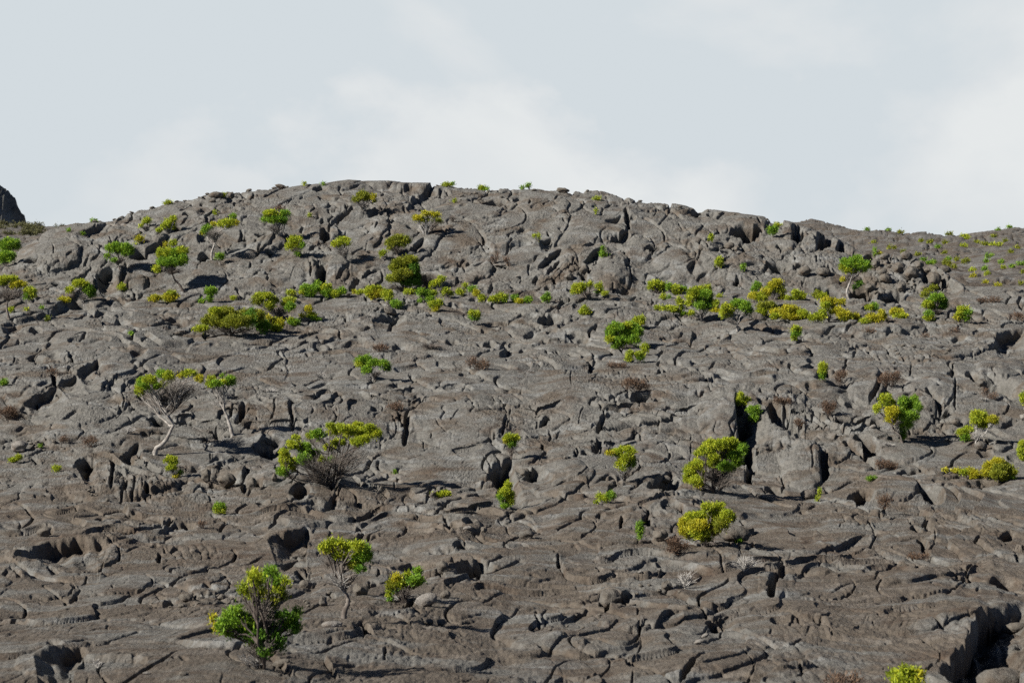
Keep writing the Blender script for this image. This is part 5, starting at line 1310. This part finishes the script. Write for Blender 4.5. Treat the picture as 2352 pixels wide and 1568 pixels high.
ROCKS = '''
20|455,208|62,30,-8,4|s|rock_slab|rock slab||flat topped rock slab lying on the skyline right of the crown
10|225,175|60,26,-12,7|s|rock_slab|rock slab||long pale rock slab on the left part of the skyline
00|1975,250|70,32,5,2|s|boulder|boulder|boulders|widest boulder of the cluster on the left skyline
00|2110,275|36,36,0,3|s|boulder|boulder|boulders|round dark boulder right of the widest one on left skyline
00|1945,300|34,20,0,5|s|boulder|boulder|boulders|small rounded boulder under the widest one on the left skyline
10|1225,1330|75,42,-28,7|r|rock_slab|rock slab||tilted dark slab propped over a black gap below the dome
30|980,900|48,50,0,3|r|boulder|boulder|boulders in the rubble|round boulder at the rubble's left, right of the bright leaning tree
30|1040,970|52,34,20,0|r|boulder|boulder|boulders in the rubble|sloping boulder below the round one in the rubble
30|1080,1030|62,46,-10,2|s|boulder|boulder|boulders in the rubble|broad light boulder in the lower middle of the rubble
30|1190,935|52,52,30,1|s|boulder|boulder|boulders in the rubble|pale angular block with a shadowed right face amid the rubble
30|1300,1000|75,78,8,6|r|boulder|boulder|boulders in the rubble|largest tall boulder in the right of the rubble
30|1380,910|52,50,0,3|r|boulder|boulder|boulders in the rubble|rounded boulder high on the right of the rubble
30|1470,945|36,28,0,5|s|boulder|boulder|boulders in the rubble|small light boulder in the dark gap at the rubble's right
30|1520,1060|70,74,-15,0|s|boulder|boulder|boulders in the rubble|big rounded boulder at the right end of the rubble
30|1625,930|58,36,-22,7|r|boulder|boulder|boulders in the rubble|dark slanting boulder at the far right end of the rubble
30|1270,820|60,44,0,2|r|boulder|boulder|boulders in the rubble|boulder on the upper crest of the rubble's middle
30|1060,825|50,36,10,5|r|boulder|boulder|boulders in the rubble|boulder on the rubble's upper left crest beside the green spike
30|940,1110|52,40,0,1|r|boulder|boulder|boulders in the rubble|boulder at the rubble's lower left over a black hollow
30|1065,1195|34,30,-10,4|p|boulder|boulder|boulders in the rubble|tan boulder at the foot of the rubble on open lava
30|1430,1105|36,26,0,5|s|boulder|boulder|boulders in the rubble|low boulder at the rubble's foot beside the grey stemmed shrub
30|1210,1110|56,46,0,3|r|boulder|boulder|boulders in the rubble|boulder at the bottom centre of the rubble above the tan one
30|330,960|62,46,5,5|s|boulder|boulder|boulders in the rubble|smooth boulder at the dome's foot left of the bright leaning tree
30|500,970|70,46,-5,0|r|boulder|boulder|boulders in the rubble|wide boulder touching the leaning tree's left side
20|2055,745|32,32,0,3|s|boulder|boulder||ball shaped boulder in the dark cave of the right dome
20|1990,720|50,36,10,0|s|boulder|boulder||rounded boulder left of the ball shaped one by the cave
20|515,1000|46,44,0,6|r|boulder|boulder||round lobe shaped boulder in the cracked lower right dome
20|650,960|42,36,0,5|s|boulder|boulder||boulder perched over a black hole on the lower right dome
10|2230,885|60,17,0,7|p|stone|pale stone||pale stones heap beside the rust brown spiky plant
20|50,985|22,12,0,5|p|stone|pale stone||white stone among the lobes at the lower right dome
00|1020,1045|36,10,0,7|p|stone|pale stone||thin pale stone at the dome foot near the left
01|170,1020|85,66,6,4|p|boulder|boulder||large pale weathered block at the left
01|1885,1285|48,74,0,4|s|rock_block|rock||first sunlit block of the broken wall below the wind bent tree
01|2075,1330|95,80,4,7|s|rock_block|rock||widest sunlit block of the broken wall left of the largest bush
01|2300,1365|52,80,2,4|s|rock_block|rock||last sunlit block of the broken wall near the largest bush
11|160,1285|30,48,3,6|s|rock_post|rock||upright grey stone left of the largest bush
21|105,1235|58,46,0,3|r|boulder|boulder||round boulder sitting in a dark gap below the smooth slab
21|1400,1310|62,40,14,1|r|boulder|boulder||dark boulder at the edge of the black rock pocket
31|370,1445|76,52,0,0|s|boulder|boulder||smooth round boulder below the deep gullies
31|960,800|30,22,0,5|p|stone|stone||small pale stone left of the feathery green shrub
31|1725,770|42,30,0,2|s|boulder|boulder||small boulder left of the bright yellow pale stemmed shrub
31|2335,720|40,34,0,3|p|boulder|boulder||pale boulder cut by the right edge
31|1960,415|50,45,0,1|r|boulder|boulder||dark block standing in the mouth of the black cave at right
31|1950,990|60,45,6,2|r|boulder|boulder||rounded boulder over a dark slot at the right
02|400,225|80,56,22,4|s|rock_slab|rock slab||tilted wedge slab standing on the left foreground ledge
12|555,1025|22,0.1,0,0|s|-|-||-
12|690,1050|100,36,4,2|p|boulder|boulder||pale pinkish boulder at the foot of the slender tree
12|610,860|42,70,18,6|r|rock_post|rock||leaning dark stone left of the slender tree's trunk
12|1560,860|110,70,18,0|p|boulder|boulder||large light boulder right of the green and amber bush
12|1730,790|52,44,0,5|s|boulder|boulder||small boulder right of the large light one
12|1690,1040|52,36,0,3|s|boulder|boulder||low brown boulder under the bush shadow in the foreground
12|1580,1030|46,32,0,5|s|boulder|boulder||smaller brown boulder left of the low brown one
12|1710,560|60,80,20,4|s|boulder|boulder||slanting pale block at the left of the big foreground hollow
12|960,760|75,70,0,1|s|boulder|boulder||grey block left of the dark square hole
12|450,690|62,46,0,2|s|boulder|boulder||boulder under a dark overhang right of the biggest bush
12|230,1420|85,42,15,0|s|boulder|boulder||tan rock at the foot of the biggest foreground bush
12|2085,185|36,36,0,3|s|boulder|boulder||small dark boulder at the rim of a hollow in mid foreground
12|1940,160|44,22,0,5|p|stone|stone||flat pale stone inside the hollow in mid foreground
02|1700,820|70,46,0,0|s|boulder|boulder||grey boulder in the broken band left of the biggest bush
02|1660,875|36,24,0,5|s|boulder|boulder||small boulder below the grey one in the broken band
02|2020,810|40,36,0,6|s|boulder|boulder||angular stone close to the left of the biggest bush
02|1680,1500|48,26,0,2|s|boulder|boulder||tan stone lying at the bottom left
02|1340,1490|40,16,0,7|p|stone|stone||white stone lying at the bottom left
22|130,245|80,56,0,4|r|boulder|boulder||triangular brown boulder on the flat in mid foreground
22|1350,270|85,60,0,3|s|boulder|boulder||rounded boulder right of the slim green plant's hollow
22|1420,730|52,50,12,1|r|boulder|boulder||red brown block beside the grey dead bush
22|880,880|130,110,38,6|r|boulder|boulder||twisted pillar of lava leaning in the foreground
22|1175,595|22,14,0,5|p|stone|stone||small tan stone left of the grey dead bush
22|1710,1210|50,26,20,7|p|stone|stone||tan stone in a dark slot of the foreground ridge
22|1765,1150|36,22,20,5|p|stone|stone||small tan stone above another in the foreground slot
22|2030,270|160,90,-6,0|r|boulder|boulder||broad brown hump shaped boulder right of the golden bush
32|2105,1135|75,72,10,3|s|boulder|boulder||pale boulder in the black pit at the lower right
32|2280,1110|110,56,12,0|s|boulder|boulder||larger boulder beside the pale one in the black pit
32|2140,1640|260,140,5,2|r|boulder|boulder||big rock at the bottom right corner
'''
for l in ROCKS.strip().splitlines():
    if '|-|-|' not in l: rock(l)
# small loose stones in the broken, clinkery patches
k = 0
for (c, r, cx, cy, rx, ry, n) in ((0,1,1500,1360,700,120,22),(1,2,620,800,260,110,12),(0,2,1750,830,380,90,16),(3,1,1350,140,450,110,14),(1,2,1650,680,400,160,12),(2,2,560,1040,260,90,10),(0,1,430,980,220,70,8),(1,0,2100,250,240,60,8),(3,0,1250,1000,400,160,26),(2,2,1380,720,260,40,8)):
    for _ in range(n):
        x = cx+rx*rng.uniform(-1, 1); y = cy+ry*rng.uniform(-1, 1); w = rng.uniform(8, 26)
        rock(f"{c}{r}|{x:.0f},{y:.0f}|{w:.1f},{w*rng.uniform(.5,.9):.1f},{rng.uniform(-25,25):.0f},{rng.integers(0,8)}|s|stone|stone|loose stones in broken lava|small grey stone lying loose among broken lava")

for x in [215,262,300,345,398,425,455,470,498,520,545,575,622,655,700,1000,1110,1225,1245,1300,1345,1420,1465,1520,1560,1590,1606,1630,1650,1690,1720,1755,1790]:
    xx = x+rng.uniform(-6, 6); yy = float(SKY1(xx))+rng.uniform(1, 5); w = rng.uniform(10, 30)
    rock(f"00|{xx/.2505:.0f},{(yy-390.5)/.2505:.0f}|{w:.1f},{w*rng.uniform(.4,.8):.1f},{rng.uniform(-15,15):.0f},{rng.integers(0,8)}|r|stone|stone|small rocks along the dome's skyline|small rough rock breaking the line of the dome's crest")

# ------------------------------------------------------------------ the dark peak far off at the left edge
gx = np.concatenate([np.linspace(-190, -112, 40), np.linspace(-111.5, -76, 190)]); gy = np.linspace(385, 475, 150)
PXX, PYY = np.meshgrid(gx, gy)
edge = np.interp(PXX, [-190,-130,-98,-91.4,-90.1,-88.6,-87.8,-87.0,-86.4,-85.4,-83,-76], [60,46,33.5,28.6,26.9,24.6,23.0,21.2,18.8,14,8,2])
wd = 4+.6*np.maximum(-84-PXX, 0)
z = edge*np.clip(1-np.clip(np.abs(PYY-430)/wd, 0, 1.4)**1.6*.5, 0, 1) + .9*fbm(PXX/5, PYY/5, 4, 500) + .9*np.abs(fbm(PXX/1.6, PYY/2.2, 4, 510))-.5
peak = mesh_obj('peak', np.stack([PXX, PYY, z+CAMZ], -1).reshape(-1,3), grid_faces(150, 230)[:, ::-1], M_peak, smooth=True)
tag(peak, 'dark steep peak far off at the left edge', kind='structure')
# ------------------------------------------------------------------ sky, sun, camera
SUN_EL, SUN_AZ = math.radians(34), math.radians(25)    # low on the left, a little behind the viewer
sdir = np.array([-math.cos(SUN_EL)*math.cos(SUN_AZ), -math.cos(SUN_EL)*math.sin(SUN_AZ), math.sin(SUN_EL)])
world = bpy.data.worlds.new('World'); S.world = world; world.use_nodes = True
nt = world.node_tree; nt.nodes.clear(); L = nt.links.new
def WN(t, **kw):
    n = nt.nodes.new(t)
    for k, v in kw.items(): setattr(n, k, v)
    return n
wo = WN('ShaderNodeOutputWorld')
sky = WN('ShaderNodeTexSky'); sky.sky_type = 'NISHITA'; sky.sun_disc = False
sky.sun_elevation = SUN_EL; sky.sun_rotation = math.atan2(sdir[0], sdir[1]) % (2*math.pi)
sky.altitude = 2600; sky.air_density = .5; sky.dust_density = .05
bsky = WN('ShaderNodeBackground'); bsky.inputs['Strength'].default_value = .05
L(sky.outputs[0], bsky.inputs['Color'])
tc = WN('ShaderNodeTexCoord')
mp = WN('ShaderNodeMapping'); mp.inputs['Scale'].default_value = (1, 1, 1.5); mp.inputs['Location'].default_value = (1.97, .15, .83)
L(tc.outputs['Generated'], mp.inputs['Vector'])
n1 = WN('ShaderNodeTexNoise'); n1.inputs['Scale'].default_value = 5.5; n1.inputs['Detail'].default_value = 7; n1.inputs['Roughness'].default_value = .5; n1.inputs['Distortion'].default_value = .35
L(mp.outputs[0], n1.inputs['Vector'])
cr = WN('ShaderNodeValToRGB'); e = cr.color_ramp.elements
e[0].position = .43; e[0].color = (.625,.68,.715,1)
e[1].position = .585; e[1].color = (.755,.78,.785,1)
m_ = cr.color_ramp.elements.new(.50); m_.color = (.69,.725,.745,1)
sepz = WN('ShaderNodeSeparateXYZ'); L(tc.outputs['Generated'], sepz.inputs[0])
n2 = WN('ShaderNodeTexNoise'); n2.inputs['Scale'].default_value = 13.0; n2.inputs['Detail'].default_value = 7; n2.inputs['Roughness'].default_value = .55
L(mp.outputs[0], n2.inputs['Vector'])
nz = WN('ShaderNodeMath', operation='MULTIPLY_ADD'); nz.inputs[1].default_value = -.20; L(n2.outputs['Fac'], nz.inputs[0]); L(sepz.outputs['Z'], nz.inputs[2])
hz = WN('ShaderNodeMapRange', interpolation_type='SMOOTHSTEP'); hz.inputs['From Min'].default_value = -.035; hz.inputs['From Max'].default_value = .012; hz.inputs['To Min'].default_value = .12; hz.inputs['To Max'].default_value = 0
L(nz.outputs[0], hz.inputs['Value'])
xs = WN('ShaderNodeMath', operation='SUBTRACT'); xs.inputs[1].default_value = .0; L(sepz.outputs['X'], xs.inputs[0])
xa = WN('ShaderNodeMath', operation='ABSOLUTE'); L(xs.outputs[0], xa.inputs[0])
xm = WN('ShaderNodeMapRange', interpolation_type='SMOOTHSTEP'); xm.inputs['From Min'].default_value = .05; xm.inputs['From Max'].default_value = .2; xm.inputs['To Min'].default_value = 1; xm.inputs['To Max'].default_value = .45
L(xa.outputs[0], xm.inputs['Value'])
hm = WN('ShaderNodeMath', operation='MULTIPLY'); L(hz.outputs[0], hm.inputs[0]); L(xm.outputs[0], hm.inputs[1])
ha = WN('ShaderNodeMath', operation='ADD'); L(n1.outputs['Fac'], ha.inputs[0]); L(hm.outputs[0], ha.inputs[1])
L(ha.outputs[0], cr.inputs['Fac'])
bcl = WN('ShaderNodeBackground'); bcl.inputs['Strength'].default_value = .565
L(cr.outputs['Color'], bcl.inputs['Color'])
sep = WN('ShaderNodeSeparateXYZ'); L(tc.outputs['Generated'], sep.inputs[0])
# the cloud bank stands over the slope ahead and thins out overhead and behind, where the sky is open
up = WN('ShaderNodeMapRange', interpolation_type='SMOOTHSTEP'); up.inputs['From Min'].default_value = .24; up.inputs['From Max'].default_value = .46
up.inputs['To Min'].default_value = 1; up.inputs['To Max'].default_value = 0
L(sep.outputs['Z'], up.inputs['Value'])
fw = WN('ShaderNodeMapRange', interpolation_type='SMOOTHSTEP'); fw.inputs['From Min'].default_value = .72; fw.inputs['From Max'].default_value = .93
L(sep.outputs['Y'], fw.inputs['Value'])
mk = WN('ShaderNodeMath', operation='MULTIPLY'); L(up.outputs[0], mk.inputs[0]); L(fw.outputs[0], mk.inputs[1])
mx = WN('ShaderNodeMixShader'); L(mk.outputs[0], mx.inputs[0]); L(bsky.outputs[0], mx.inputs[1]); L(bcl.outputs[0], mx.inputs[2])
L(mx.outputs[0], wo.inputs['Surface'])

sl = bpy.data.lights.new('sun', 'SUN'); sl.energy = 5.0; sl.angle = math.radians(.53); sl.color = (1, .94, .83)
so = bpy.data.objects.new('sun', sl); COL.objects.link(so)
from mathutils import Vector
so.rotation_euler = Vector(sdir).to_track_quat('Z', 'Y').to_euler(); so.location = (-60, -20, 60)

cam = bpy.data.cameras.new('camera'); cam.sensor_width = 36; cam.lens = F/2352*36
cam.clip_start = .1; cam.clip_end = 6000
cam.dof.use_dof = True; cam.dof.focus_distance = 76; cam.dof.aperture_fstop = 3.8
co = bpy.data.objects.new('camera', cam); COL.objects.link(co)
co.location = (0, 0, CAMZ); co.rotation_euler = (math.radians(90), 0, 0)
S.camera = co
S.view_settings.view_transform = 'Standard'; S.view_settings.look = 'None'
S.view_settings.exposure = .88; S.view_settings.gamma = 1; S.view_settings.use_curve_mapping = False
S.cycles.use_denoising = False; S.cycles.max_bounces = 4; S.cycles.diffuse_bounces = 2; S.cycles.transmission_bounces = 3
